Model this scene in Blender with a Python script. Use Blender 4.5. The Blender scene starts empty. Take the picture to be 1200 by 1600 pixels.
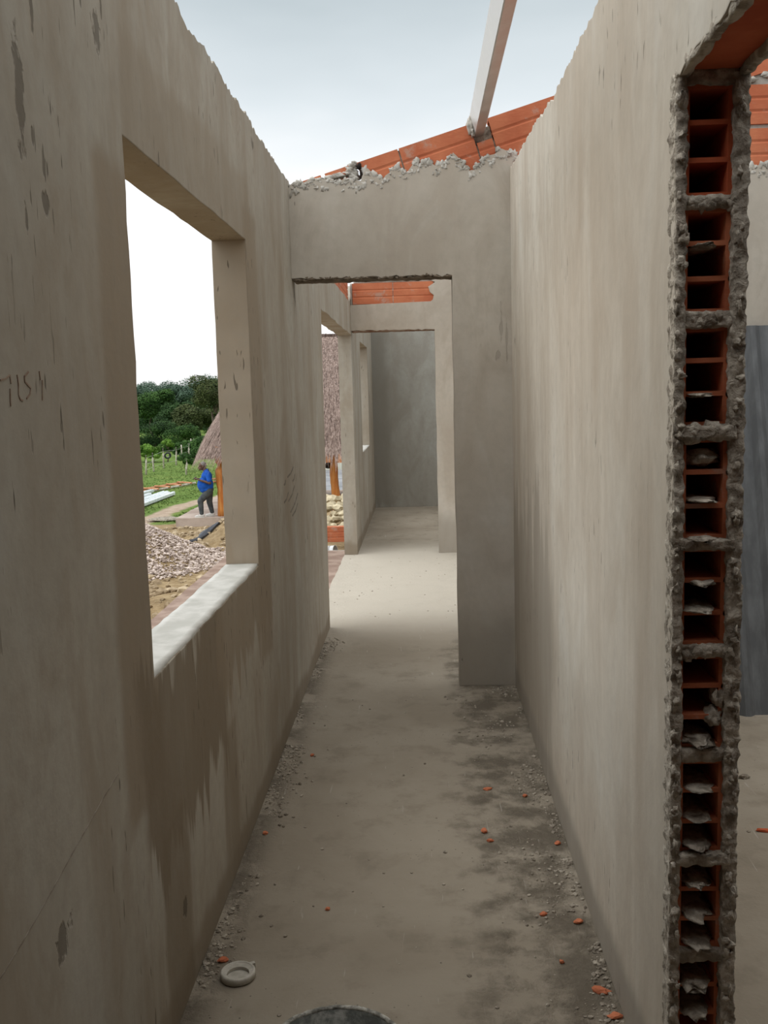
import bpy, bmesh, math, random
from math import radians as R, sin, cos, pi
from mathutils import Vector, Matrix, noise
from mathutils.geometry import tessellate_polygon

random.seed(7)
S = bpy.context.scene
COL = S.collection

# ------------------------------------------------------------------ camera
cam_d = bpy.data.cameras.new('camera')
cam = bpy.data.objects.new('camera', cam_d)
COL.objects.link(cam)
cam_d.sensor_fit = 'VERTICAL'
cam_d.sensor_height = 32.0
cam_d.lens = 32.0 * 1527.8 / 1600.0
cam_d.clip_end = 2000
cam_d.clip_start = 0.02
PITCH, YAW, ROLL = 0.1216, -0.0396422, -0.0271991
def cam_rot(p, yw, r):
    cy, sy = cos(yw), sin(yw)
    Rz = Matrix(((cy, -sy, 0), (sy, cy, 0), (0, 0, 1)))
    cp, sp = cos(p), sin(p)
    B = Matrix(((1, 0, 0), (0, -sp, -cp), (0, cp, -sp)))
    c, s = cos(r), sin(r)
    Rr = Matrix(((c, -s, 0), (s, c, 0), (0, 0, 1)))
    return Rr @ B @ Rz
M3 = cam_rot(PITCH, YAW, ROLL)               # world -> (right, down, forward)
ax, dn, fw = M3[0], M3[1], M3[2]
cam.matrix_world = Matrix(((ax[0], -dn[0], -fw[0], 0), (ax[1], -dn[1], -fw[1], 0),
                           (ax[2], -dn[2], -fw[2], 1.55), (0, 0, 0, 1)))
S.camera = cam

# ------------------------------------------------------------------ world: overcast sky
W = bpy.data.worlds.new('overcast_sky')
S.world = W
W.use_nodes = True
nt = W.node_tree
nt.nodes.clear()
def wn(t, **k):
    n = nt.nodes.new(t)
    for a, b in k.items():
        setattr(n, a, b)
    return n
tc = wn('ShaderNodeTexCoord')
sep = wn('ShaderNodeSeparateXYZ')
nt.links.new(tc.outputs['Generated'], sep.inputs[0])
nz = wn('ShaderNodeTexNoise')
nz.inputs['Scale'].default_value = 2.2
nz.inputs['Detail'].default_value = 4
mp = wn('ShaderNodeMapping')
mp.inputs['Scale'].default_value = (1, 1, 3)
nt.links.new(tc.outputs['Generated'], mp.inputs[0])
nt.links.new(mp.outputs[0], nz.inputs['Vector'])
mad = wn('ShaderNodeMath', operation='MULTIPLY_ADD')
nt.links.new(nz.outputs[0], mad.inputs[0])
mad.inputs[1].default_value = 0.16
mad.inputs[2].default_value = -0.08
addz = wn('ShaderNodeMath', operation='ADD')
nt.links.new(sep.outputs[2], addz.inputs[0])
nt.links.new(mad.outputs[0], addz.inputs[1])
rp = wn('ShaderNodeValToRGB')
cr = rp.color_ramp
cr.elements[0].position = 0.0
cr.elements[0].color = (1.0, 1.0, 1.0, 1)
cr.elements[1].position = 1.0
cr.elements[1].color = (1.30, 1.30, 1.28, 1)
for p_, c_ in ((0.205, (0.98, 0.99, 1.0, 1)), (0.28, (0.68, 0.74, 0.775, 1)), (0.36, (0.485, 0.55, 0.585, 1)), (0.45, (0.55, 0.605, 0.64, 1)), (0.62, (1.0, 1.03, 1.04, 1))):
    e = cr.elements.new(p_)
    e.color = c_
nt.links.new(addz.outputs[0], rp.inputs[0])
# the cloud cover is thinner towards the left of the corridor, where the sun stands behind it
dotn = wn('ShaderNodeVectorMath', operation='DOT_PRODUCT')
nt.links.new(tc.outputs['Generated'], dotn.inputs[0])
dotn.inputs[1].default_value = Vector((-0.75, -0.15, 0.62)).normalized()
mr = wn('ShaderNodeMapRange')
mr.inputs['From Min'].default_value = 0.45
mr.inputs['From Max'].default_value = 1.0
mr.inputs['To Min'].default_value = 1.0
mr.inputs['To Max'].default_value = 2.6
nt.links.new(dotn.outputs['Value'], mr.inputs[0])
mul = wn('ShaderNodeMix', data_type='RGBA', blend_type='MULTIPLY')
mul.inputs[0].default_value = 1
nt.links.new(rp.outputs[0], mul.inputs[6])
nt.links.new(mr.outputs[0], mul.inputs[7])
bg = wn('ShaderNodeBackground')
bg.inputs['Strength'].default_value = 1.15
nt.links.new(mul.outputs[2], bg.inputs[0])
wo = wn('ShaderNodeOutputWorld')
nt.links.new(bg.outputs[0], wo.inputs[0])

S.view_settings.view_transform = 'Standard'
S.view_settings.look = 'None'
S.view_settings.gamma = 1
S.view_settings.use_curve_mapping = False
S.view_settings.exposure = 0.0

# ------------------------------------------------------------------ node helpers
class NT:
    def __init__(s, name, rough=0.9, metallic=0.0, spec=0.2):
        s.m = bpy.data.materials.new(name)
        s.m.use_nodes = True
        s.t = s.m.node_tree
        s.t.nodes.clear()
        s.o = s.t.nodes.new('ShaderNodeOutputMaterial')
        s.b = s.t.nodes.new('ShaderNodeBsdfPrincipled')
        s.b.inputs['Roughness'].default_value = rough
        s.b.inputs['Metallic'].default_value = metallic
        s.b.inputs['Specular IOR Level'].default_value = spec
        s.t.links.new(s.b.outputs[0], s.o.inputs[0])
        g = s.t.nodes.new('ShaderNodeNewGeometry')
        s.pos = g.outputs['Position']
        s.nrm = g.outputs['True Normal']
        c = s.t.nodes.new('ShaderNodeTexCoord')
        s.obj = c.outputs['Object']
        s.v = s.pos
        s._sep = None
    def put(s, sock, v):
        if isinstance(v, bpy.types.NodeSocket):
            s.t.links.new(v, sock)
        elif isinstance(v, (tuple, list)) and len(v) == 3 and sock.type == 'RGBA':
            sock.default_value = (*v, 1)
        else:
            sock.default_value = v
    def math(s, op, a, b=0.0, c=0.0, clamp=False):
        n = s.t.nodes.new('ShaderNodeMath')
        n.operation = op
        n.use_clamp = clamp
        s.put(n.inputs[0], a); s.put(n.inputs[1], b); s.put(n.inputs[2], c)
        return n.outputs[0]
    def noise(s, scale=5, detail=4, rough=0.5, vec=(1, 1, 1), loc=(0, 0, 0), dist=0.0, src=None):
        m = s.t.nodes.new('ShaderNodeMapping')
        m.inputs['Scale'].default_value = vec
        m.inputs['Location'].default_value = loc
        s.put(m.inputs[0], src or s.v)
        n = s.t.nodes.new('ShaderNodeTexNoise')
        n.inputs['Scale'].default_value = scale
        n.inputs['Detail'].default_value = detail
        n.inputs['Roughness'].default_value = rough
        n.inputs['Distortion'].default_value = dist
        s.put(n.inputs['Vector'], m.outputs[0])
        return n.outputs[0]
    def voro(s, scale, vec=(1, 1, 1), feat='F1', out=0):
        m = s.t.nodes.new('ShaderNodeMapping')
        m.inputs['Scale'].default_value = vec
        s.put(m.inputs[0], s.v)
        n = s.t.nodes.new('ShaderNodeTexVoronoi')
        n.feature = feat
        n.inputs['Scale'].default_value = scale
        s.put(n.inputs['Vector'], m.outputs[0])
        return n.outputs[out]
    def step(s, v, a, b, lo=0.0, hi=1.0):
        n = s.t.nodes.new('ShaderNodeMapRange')
        n.interpolation_type = 'SMOOTHSTEP'
        s.put(n.inputs[0], v)
        n.inputs[1].default_value = a; n.inputs[2].default_value = b
        n.inputs[3].default_value = lo; n.inputs[4].default_value = hi
        return n.outputs[0]
    def mix(s, f, a, b, mode='MIX'):
        n = s.t.nodes.new('ShaderNodeMix')
        n.data_type = 'RGBA'; n.blend_type = mode
        s.put(n.inputs[0], f); s.put(n.inputs[6], a); s.put(n.inputs[7], b)
        return n.outputs[2]
    def xyz(s):
        if s._sep is None:
            n = s.t.nodes.new('ShaderNodeSeparateXYZ')
            s.put(n.inputs[0], s.v)
            s._sep = n.outputs
        return s._sep
    def box(s, axis, u0, u1, z0, z1, soft, wob=None, amt=0.0, drip=None):
        """soft rectangle in (axis, z); wob is a noise that frays its edges"""
        o = s.xyz()
        u, z = o[axis], o[2]
        if wob is not None:
            w = s.math('MULTIPLY_ADD', wob, 2 * amt, -amt)
            u = s.math('ADD', u, w)
            if drip is not None: w = s.math('ADD', w, s.math('MULTIPLY_ADD', drip, 6 * amt, -3 * amt))
            z = s.math('ADD', z, w)
        f = s.step(u, u0 - soft, u0 + soft)
        f = s.math('MULTIPLY', f, s.step(u, u1 - soft, u1 + soft, 1, 0))
        f = s.math('MULTIPLY', f, s.step(z, z0 - soft, z0 + soft))
        return s.math('MULTIPLY', f, s.step(z, z1 - soft, z1 + soft, 1, 0))
    def color(s, c):
        s.put(s.b.inputs['Base Color'], c)
    def bump(s, h, strength=0.4, dist=0.01, bevel=0.0, prev=None):
        n = s.t.nodes.new('ShaderNodeBump')
        n.inputs['Strength'].default_value = strength
        n.inputs['Distance'].default_value = dist
        s.put(n.inputs['Height'], h)
        if bevel:
            bv = s.t.nodes.new('ShaderNodeBevel')
            bv.samples = 4
            bv.inputs['Radius'].default_value = bevel
            s.put(n.inputs['Normal'], bv.outputs[0])
        elif prev is not None:
            s.put(n.inputs['Normal'], prev)
        s.put(s.b.inputs['Normal'], n.outputs[0])
        return n.outputs[0]

def plaster(name, light, dark, brown, axis, zones=(), spots=(), streak=0.6, gouge=0.66, bevel=0.006, sfade=0.8):
    """cement render; axis is the wall's running direction (1 = along Y, 0 = along X)"""
    k = NT(name, 0.92, 0, 0.15)
    st = (3.4, 3.4, 0.55)
    n1 = k.noise(1.1, 5, 0.55)
    n2 = k.noise(1.0, 5, 0.6, vec=st, loc=(3, 1, 0))
    n3 = k.noise(22, 4, 0.6)
    n4 = k.noise(1.0, 3, 0.5, vec=(6.5, 6.5, 0.9), loc=(9, 5, 2))
    c = k.mix(k.step(n1, 0.32, 0.68), dark, light)
    nm = k.noise(4.2, 6, 0.62, vec=(1, 1, 0.45), loc=(6, 1, 2), dist=0.8)
    c = k.mix(k.step(nm, 0.44, 0.66, 0.0, 0.5), c, brown)
    c = k.mix(k.step(nm, 0.46, 0.30, 0.0, 0.35), c, (light[0] * 1.04, light[1] * 1.09, light[2] * 1.16))
    c = k.mix(k.math('MULTIPLY', k.step(n2, 0.42, 0.72), streak), c, brown)
    c = k.mix(k.math('MULTIPLY', k.step(n4, 0.50, 0.80), 0.30 * streak), c, [min(1, x * 1.2) for x in light])
    wob = k.noise(2.6, 4, 0.6, vec=(1, 1, 0.6), loc=(4, 4, 4))
    drip = k.noise(1.0, 3, 0.6, vec=(13, 13, 0.5), loc=(2, 2, 2))
    for (u0, u1, z0, z1, soft, amt, col, s_) in zones:
        f = k.box(axis, u0, u1, z0, z1, soft, wob, amt, drip if amt > 0.1 else None)
        f = k.math('MULTIPLY', f, k.step(n2, 0.15, 0.5, 0.62 * s_, s_))
        c = k.mix(f, c, col)
    c = k.mix(k.step(n3, 0.35, 0.75, 0.0, 0.22), c, [x * 0.72 for x in dark])
    # trowel gouges: short dark vertical nicks, in loose groups
    g = k.noise(1.0, 2, 0.5, vec=(58, 58, 11), loc=(1, 7, 3))
    gm = k.noise(1.6, 3, 0.5, loc=(8, 2, 5))
    gf = k.math('MULTIPLY', k.step(g, gouge, gouge + 0.05), k.step(gm, 0.48, 0.62))
    spn = k.noise(34, 3, 0.6, vec=(1, 1, 0.5), loc=(3, 3, 8))
    for (u, z, ru, rz) in spots:
        o = k.xyz()
        du = k.math('DIVIDE', k.math('SUBTRACT', o[axis], u), ru)
        dz = k.math('DIVIDE', k.math('SUBTRACT', o[2], z), rz)
        d = k.math('SQRT', k.math('ADD', k.math('MULTIPLY', du, du), k.math('MULTIPLY', dz, dz)))
        d = k.math('ADD', d, k.math('MULTIPLY_ADD', n3, 1.6, -0.8))
        d = k.math('ADD', d, k.math('MULTIPLY_ADD', spn, 2.6, -1.3))
        gf = k.math('MAXIMUM', gf, k.step(d, 0.55, 1.0, sfade, 0.0))
    c = k.mix(k.math('MULTIPLY', gf, 0.75), c, [x * 0.28 for x in brown])
    k.color(c)
    n5 = k.noise(3.2, 3, 0.5, vec=(1, 1, 0.5))
    h = k.math('ADD', k.math('MULTIPLY', n3, 0.18), k.math('MULTIPLY', n5, 1.1))
    h = k.math('ADD', h, k.math('MULTIPLY', n2, 0.12))
    h = k.math('SUBTRACT', h, k.math('MULTIPLY', gf, 0.5))
    k.bump(h, 0.5, 0.012, bevel)
    return k.m

BR = (0.285, 0.228, 0.165)
BRD = (0.225, 0.178, 0.125)
M = {}
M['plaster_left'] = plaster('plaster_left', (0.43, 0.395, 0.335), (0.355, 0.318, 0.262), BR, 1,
    zones=((1.97, 2.24, 0.62, 2.05, 0.03, 0.08, BR, 0.85), (2.06, 3.0, 0.42, 0.93, 0.03, 0.13, BRD, 0.9),
           (2.9, 3.98, 0.62, 1.0, 0.03, 0.12, BR, 0.8), (3.66, 3.96, 0.5, 2.25, 0.03, 0.06, BR, 0.75),
           (2.2, 3.8, 2.1, 2.36, 0.03, 0.09, BR, 0.45), (2.18, 2.42, 0.0, 0.5, 0.02, 0.08, BRD, 0.7),
           (-1.4, 13.5, -0.1, 0.10, 0.03, 0.09, BRD, 0.7), (2.9, 3.12, 0.1, 0.5, 0.02, 0.10, BRD, 0.5)),
    spots=((1.625, 2.045, 0.020, 0.085), (2.057, 2.286, 0.026, 0.045), (1.705, 2.205, 0.009, 0.035), (2.09, 2.345, 0.007, 0.025), (1.55, 2.085, 0.008, 0.02), (1.67, 1.99, 0.007, 0.018),
           (1.713, 1.885, 0.016, 0.02), (1.62, 1.845, 0.006, 0.035), (3.97, 2.53, 0.03, 0.03), (5.13, 2.07, 0.04, 0.07), (1.559, 0.629, 0.035, 0.04), (2.36, 0.24, 0.02, 0.03)), streak=0.55)
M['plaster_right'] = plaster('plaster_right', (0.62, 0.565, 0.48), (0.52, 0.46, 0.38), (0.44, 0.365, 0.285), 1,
    zones=((3.6, 5.1, 0.0, 1.0, 0.10, 0.25, (0.33, 0.285, 0.23), 0.7), (0, 6, -0.1, 0.12, 0.04, 0.05, (0.30, 0.265, 0.22), 0.8)), streak=0.75, gouge=0.67)
M['plaster_cross'] = plaster('plaster_cross', (0.54, 0.49, 0.42), (0.46, 0.41, 0.345), (0.38, 0.32, 0.255), 0,
    zones=((-0.7, 0.5, -0.1, 0.35, 0.1, 0.08, (0.26, 0.23, 0.19), 0.6),), streak=0.30, gouge=0.74, spots=((0.42, 1.87, 0.010, 0.10), (0.40, 1.72, 0.014, 0.03), (0.445, 1.78, 0.006, 0.12)), sfade=0.35)
M['plaster_far'] = plaster('plaster_far', (0.42, 0.41, 0.37), (0.34, 0.325, 0.285), (0.27, 0.24, 0.20), 0,
    zones=((-0.7, -0.42, 0, 2.7, 0.06, 0.12, (0.24, 0.22, 0.185), 0.7),), streak=0.35, gouge=0.76)

def concrete_floor():
    k = NT('concrete_floor', 0.95, 0, 0.12)
    n1 = k.noise(0.9, 6, 0.6, dist=0.4)
    n2 = k.noise(6, 6, 0.65)
    n3 = k.noise(60, 3, 0.6)
    c = k.mix(k.step(n1, 0.3, 0.7), (0.245, 0.208, 0.160), (0.325, 0.285, 0.228))
    c = k.mix(k.step(n2, 0.48, 0.7, 0, 0.5), c, (0.185, 0.155, 0.118))
    o = k.xyz()
    w = k.math('MULTIPLY_ADD', n2, 0.36, -0.18)
    xx = k.math('ADD', o[0], w)
    # mortar droppings trodden along the foot of both walls
    er = k.math('MULTIPLY', k.step(xx, 0.08, 0.26), k.step(xx, 0.50, 0.60, 1, 0))
    el = k.math('MULTIPLY', k.step(xx, -0.50, -0.60), 1.0)
    e_ = k.math('MAXIMUM', er, el)
    e_ = k.math('MULTIPLY', e_, k.step(o[1], 5.6, 6.3, 1, 0.25))
    e_ = k.math('MULTIPLY', e_, k.step(n2, 0.38, 0.6))
    c = k.mix(k.math('MULTIPLY', e_, 0.85), c, (0.125, 0.105, 0.080))
    # daylight falling in the open bay, put into the floor colour as paleness
    bay_light = k.math('MULTIPLY', k.step(k.math('ADD', o[1], w), 5.7, 7.0), k.step(o[1], 9.3, 10.3, 1, 0))
    c = k.mix(k.math('MULTIPLY', bay_light, 0.75), c, (0.50, 0.455, 0.385))
    sc = k.noise(1, 2, 0.5, vec=(70, 5, 1), dist=0.6)
    c = k.mix(k.step(sc, 0.70, 0.76, 0, 0.35), c, (0.5, 0.47, 0.42))
    sp = k.voro(38, out=0)
    c = k.mix(k.math('MULTIPLY', k.step(sp, 0.07, 0.12, 1, 0), k.step(n1, 0.5, 0.6)), c, (0.10, 0.085, 0.07))
    k.color(c)
    h = k.math('ADD', k.math('MULTIPLY', n2, 0.8), k.math('MULTIPLY', n3, 0.25))
    h = k.math('ADD', h, k.math('MULTIPLY', k.math('MULTIPLY', e_, k.noise(26, 5, 0.7)), 2.6))
    k.bump(h, 0.6, 0.012)
    return k.m
M['floor'] = concrete_floor()

def simple(name, c1, c2, scale=8, rough=0.9, bump=0.3, dist=0.01, metallic=0, spec=0.2, vec=(1, 1, 1), detail=5, lo=0.35, hi=0.65, obj=False, bevel=0.0):
    k = NT(name, rough, metallic, spec)
    if obj:
        k.v = k.obj
    n = k.noise(scale, detail, 0.6, vec=vec)
    k.color(k.mix(k.step(n, lo, hi), c1, c2))
    if bump:
        k.bump(n, bump, dist, bevel)
    return k.m
M['mortar'] = simple('mortar', (0.19, 0.16, 0.125), (0.44, 0.39, 0.32), 26, 0.95, 1.0, 0.014, lo=0.38, hi=0.6)
M['mortar_mid'] = simple('mortar_mid', (0.26, 0.22, 0.175), (0.50, 0.445, 0.37), 30, 0.95, 1.0, 0.014, lo=0.38, hi=0.6)
M['mortar_pale'] = simple('mortar_pale', (0.36, 0.33, 0.285), (0.52, 0.49, 0.44), 10, 0.95, 0.8, 0.012)

def brick_mat(name, c1, c2, dust=0.35):
    k = NT(name, 0.85, 0, 0.2)
    n = k.noise(5, 5, 0.6)
    f = k.noise(30, 3, 0.6, vec=(1, 1, 4))
    c = k.mix(k.step(n, 0.3, 0.7), c1, c2)
    c = k.mix(k.step(f, 0.55, 0.8, 0, 0.3), c, [x * 1.3 for x in c2])
    d = k.noise(7, 6, 0.7, loc=(5, 5, 5))
    c = k.mix(k.step(d, 0.56, 0.68, 0, dust), c, (0.42, 0.36, 0.30))
    k.color(c)
    k.bump(f, 0.25, 0.004)
    return k.m
M['brick'] = brick_mat('brick', (0.44, 0.125, 0.060), (0.54, 0.185, 0.092), 0.5)
M['brick_red'] = brick_mat('brick_red', (0.42, 0.085, 0.035), (0.52, 0.13, 0.055), 0.45)

k = NT('galvanised', 0.45, 0.55, 0.5)
n = k.noise(9, 4, 0.6)
k.color(k.mix(k.step(n, 0.35, 0.7), (0.54, 0.525, 0.50), (0.66, 0.65, 0.63)))
k.put(k.b.inputs['Roughness'], k.step(n, 0.3, 0.7, 0.28, 0.5))
M['galv'] = k.m
k = NT('grey_sheet', 0.75, 0.0, 0.3)
n = k.noise(3, 5, 0.6, vec=(6, 6, 1))
c = k.mix(k.step(n, 0.35, 0.7), (0.095, 0.098, 0.102), (0.145, 0.15, 0.155))
k.color(c)
k.bump(n, 0.15, 0.004)
M['sheet'] = k.m

# ------------------------------------------------------------------ object helpers
def link(name, bm, mat, parent=None, smooth=False):
    me = bpy.data.meshes.new(name)
    bmesh.ops.recalc_face_normals(bm, faces=bm.faces[:])
    bm.to_mesh(me); bm.free()
    if smooth:
        for p in me.polygons:
            p.use_smooth = True
    o = bpy.data.objects.new(name, me)
    if mat:
        me.materials.append(mat)
    COL.objects.link(o)
    if parent:
        o.parent = parent
    return o
def soften(o, deg=32):
    bm = bmesh.new(); bm.from_mesh(o.data)
    for e in bm.edges:
        e.smooth = not (len(e.link_faces) == 2 and e.calc_face_angle(0) > R(deg))
    for f in bm.faces: f.smooth = True
    bm.to_mesh(o.data); bm.free(); return o
def tag(o, label=None, cat=None, group=None, kind=None):
    if label: o['label'] = label
    if cat: o['category'] = cat
    if group: o['group'] = group
    if kind: o['kind'] = kind
    return o
def empty(name, loc=(0, 0, 0), rz=0.0):
    o = bpy.data.objects.new(name, None)
    o.location = loc
    o.rotation_euler = (0, 0, rz)
    o.empty_display_size = 0.1
    COL.objects.link(o)
    return o
def copy_thing(o, loc, rot=(0, 0, 0), scale=None):
    c = o.copy(); COL.objects.link(c)
    c.location = loc; c.rotation_euler = rot
    if scale: c.scale = scale
    for ch in o.children:
        d = ch.copy(); COL.objects.link(d); d.parent = c
        for g in ch.children:
            e = g.copy(); COL.objects.link(e); e.parent = d
    return c

def box(bm, x0, x1, y0, y1, z0, z1, mat=None):
    vs = [Vector(p) for p in ((x0, y0, z0), (x1, y0, z0), (x1, y1, z0), (x0, y1, z0), (x0, y0, z1), (x1, y0, z1), (x1, y1, z1), (x0, y1, z1))]
    if mat is not None:
        vs = [mat @ v for v in vs]
    v = [bm.verts.new(p) for p in vs]
    for f in ((0, 3, 2, 1), (4, 5, 6, 7), (0, 1, 5, 4), (1, 2, 6, 5), (2, 3, 7, 6), (3, 0, 4, 7)):
        bm.faces.new([v[i] for i in f])
    return v
def slab(bm, outer, holes, put, a0, a1):
    """extrude a 2-D outline with holes between a0 and a1; put(u, v, a) gives the 3-D point"""
    loops = [outer] + list(holes)
    tris = tessellate_polygon([[Vector((p[0], p[1], 0)) for p in l] for l in loops])
    flat = [p for l in loops for p in l]
    A = [bm.verts.new(put(u, v, a0)) for u, v in flat]
    B = [bm.verts.new(put(u, v, a1)) for u, v in flat]
    for t in tris:
        try:
            bm.faces.new([A[i] for i in t]); bm.faces.new([B[i] for i in reversed(t)])
        except ValueError:
            pass
    s = 0
    for l in loops:
        n = len(l)
        for i in range(n):
            j = (i + 1) % n
            try:
                bm.faces.new((A[s + i], A[s + j], B[s + j], B[s + i]))
            except ValueError:
                pass
        s += n
PX = lambda u, v, a: Vector((a, u, v))       # outline in Y-Z
PY = lambda u, v, a: Vector((u, a, v))       # outline in X-Z
def wob(p, q, amp, step=0.05, rnd=random):
    """points from p (included) to q (excluded), shaken sideways"""
    q_ = q
    L = math.dist(p, q); n = max(1, int(L / step))
    nx, ny = -(q[1] - p[1]) / L, (q[0] - p[0]) / L
    out = []
    for i in range(n):
        t = i / n
        a = 0 if i == 0 else amp * (rnd.random() * 2 - 1)
        if amp >= 0.008 and i:
            q = Vector((p[0] + (q_[0] - p[0]) * t, p[1] + (q_[1] - p[1]) * t, 0.3))
            a = amp * (1.5 * noise.noise(q * 9) + 1.3 * noise.noise(q * 31) + 0.35 * (rnd.random() * 2 - 1))
        out.append((p[0] + (q_[0] - p[0]) * t + nx * a, p[1] + (q_[1] - p[1]) * t + ny * a))
    return out
def ring(*segs):
    """segs: (point, amp, step) - the edge that leaves the point has that shake"""
    out = []
    for i, (p, a, s) in enumerate(segs):
        out += wob(p, segs[(i + 1) % len(segs)][0], a, s)
    return out
def rough_box(bm, x0, x1, y0, y1, z0, z1, res, amp, seed=0, freq=30):
    nx = max(1, round((x1 - x0) / res)); ny = max(1, round((y1 - y0) / res)); nzz = max(1, round((z1 - z0) / res))
    d = {}
    def V(i, j, k_):
        key = (i, j, k_)
        if key not in d:
            p = Vector((x0 + (x1 - x0) * i / nx, y0 + (y1 - y0) * j / ny, z0 + (z1 - z0) * k_ / nzz))
            q = p * freq + Vector((seed * 7.3, seed * 3.1, seed))
            p += noise.noise_vector(q) * amp + noise.noise_vector(q * 2.3) * amp * 0.6
            d[key] = bm.verts.new(p)
        return d[key]
    for i in range(nx):
        for j in range(ny):
            bm.faces.new((V(i, j, 0), V(i, j + 1, 0), V(i + 1, j + 1, 0), V(i + 1, j, 0)))
            bm.faces.new((V(i, j, nzz), V(i + 1, j, nzz), V(i + 1, j + 1, nzz), V(i, j + 1, nzz)))
    for i in range(nx):
        for k_ in range(nzz):
            bm.faces.new((V(i, 0, k_), V(i + 1, 0, k_), V(i + 1, 0, k_ + 1), V(i, 0, k_ + 1)))
            bm.faces.new((V(i, ny, k_), V(i, ny, k_ + 1), V(i + 1, ny, k_ + 1), V(i + 1, ny, k_)))
    for j in range(ny):
        for k_ in range(nzz):
            bm.faces.new((V(0, j, k_), V(0, j, k_ + 1), V(0, j + 1, k_ + 1), V(0, j + 1, k_)))
            bm.faces.new((V(nx, j, k_), V(nx, j + 1, k_), V(nx, j + 1, k_ + 1), V(nx, j, k_ + 1)))
def blob(bm, c, s, amp=0.25, seed=0, sub=2, freq=1.6):
    r = bmesh.ops.create_icosphere(bm, subdivisions=sub, radius=1.0)
    for v in r['verts']:
        n_ = noise.noise(v.co * freq + Vector((seed * 5.17, seed * 2.3, seed * 1.7)))
        v.co = v.co * (1 + amp * 2 * n_)
        v.co = Vector((v.co.x * s[0], v.co.y * s[1], v.co.z * s[2])) + Vector(c)
def tube(bm, pts, rad, seg=8, cap=True):
    """tube along a polyline; rad a number or a list"""
    pts = [Vector(p) for p in pts]
    rs = rad if isinstance(rad, (list, tuple)) else [rad] * len(pts)
    rings = []
    up = Vector((0, 0, 1))
    for i, p in enumerate(pts):
        t = (pts[min(i + 1, len(pts) - 1)] - pts[max(i - 1, 0)]).normalized()
        u = t.cross(up)
        if u.length < 1e-3: u = t.cross(Vector((1, 0, 0)))
        u.normalize(); w = t.cross(u).normalized()
        rings.append([bm.verts.new(p + (u * cos(a) + w * sin(a)) * rs[i]) for a in [2 * pi * j / seg for j in range(seg)]])
    for a, b in zip(rings, rings[1:]):
        for j in range(seg):
            bm.faces.new((a[j], a[(j + 1) % seg], b[(j + 1) % seg], b[j]))
    if cap:
        bm.faces.new(rings[0][::-1]); bm.faces.new(rings[-1])
def lathe(bm, prof, seg=32, close=False, c=(0, 0, 0)):
    rings = []
    for r, z in prof:
        rings.append([bm.verts.new((c[0] + r * cos(2 * pi * j / seg), c[1] + r * sin(2 * pi * j / seg), c[2] + z)) for j in range(seg)])
    if close: rings.append(rings[0])
    for a, b in zip(rings, rings[1:]):
        for j in range(seg):
            bm.faces.new((a[j], a[(j + 1) % seg], b[(j + 1) % seg], b[j]))
    if not close:
        bm.faces.new(rings[0][::-1]); bm.faces.new(rings[-1])

XL, XLO, XR, XRO = -0.635, -0.762, 0.470, 0.597
P1, P1B, P2, P2B, PB = 5.03, 5.155, 9.33, 9.455, 13.2
SL = 0.29                                        # slope of the gable tops (rise over run)
GZ = lambda x: 2.595 + SL * (x + 0.619)          # height of the gable line

# ================================================================== SETTING
# ---- floor slab
bm = bmesh.new()
slab(bm, ring(((XLO, -3.4), 0, 1), ((3.8, -3.4), 0, 1), ((3.8, PB + 0.12), 0, 1), ((XLO, PB + 0.12), 0.0, 1), ((XLO, 9.3), 0.006, 0.12), ((XLO, 6.5), 0, 1)), [],
     lambda u, v, a: Vector((u, v, a)), -0.45, 0.0)
floor = link('floor', bm, M['floor']); tag(floor, kind='structure')

# ---- left wall: one continuous run with two windows and a tall opening
rnd_top = 0.012
bm = bmesh.new()
outl = ring(((-3.4, 0), 0, 9), ((6.38, 0), 0.004, 0.06), ((6.50, 2.105), 0.006, 0.1), ((P2, 2.095), 0.005, 0.08), ((P2, 0), 0, 9),
            ((PB, 0), 0, 9), ((PB, 2.6), rnd_top, 0.05), ((P2 + 0.3, 2.58), 0.01, 0.05), ((P2 - 0.02, 2.40), 0.008, 0.06), ((6.62, 2.385), 0, 9),
            ((6.56, 2.60), 0.010, 0.03), ((4.6, 2.605), rnd_top, 0.02), ((-3.4, 2.59), 0, 9))
win1 = ring(((2.20, 0.90), 0.003, 0.07), ((3.70, 0.90), 0.005, 0.05), ((3.71, 2.128), 0.003, 0.09), ((2.19, 2.122), 0.005, 0.06))
win2 = ring(((10.65, 0.905), 0.004, 0.07), ((12.1, 0.905), 0.004, 0.07), ((12.1, 2.1), 0.004, 0.07), ((10.65, 2.1), 0.004, 0.07))
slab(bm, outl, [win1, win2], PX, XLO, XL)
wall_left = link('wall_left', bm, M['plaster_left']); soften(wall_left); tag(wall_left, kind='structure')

# window sill cement topping (clean pale screed), a part of the wall
M['sill'] = simple('sill_screed', (0.40, 0.39, 0.355), (0.52, 0.505, 0.47), 9, 0.9, 0.3, 0.006)
for nm, y0, y1 in (('window_sill', 2.203, 3.697), ('window_sill', 10.655, 12.095)):
    bm = bmesh.new()
    rough_box(bm, XLO + 0.002, XL - 0.003, y0, y1, 0.885, 0.909, 0.022, 0.0035, seed=y0, freq=9)
    sill = link(nm, bm, M['sill'], wall_left, smooth=True)
    sill['label'] = 'pale grey cement sill'

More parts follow.
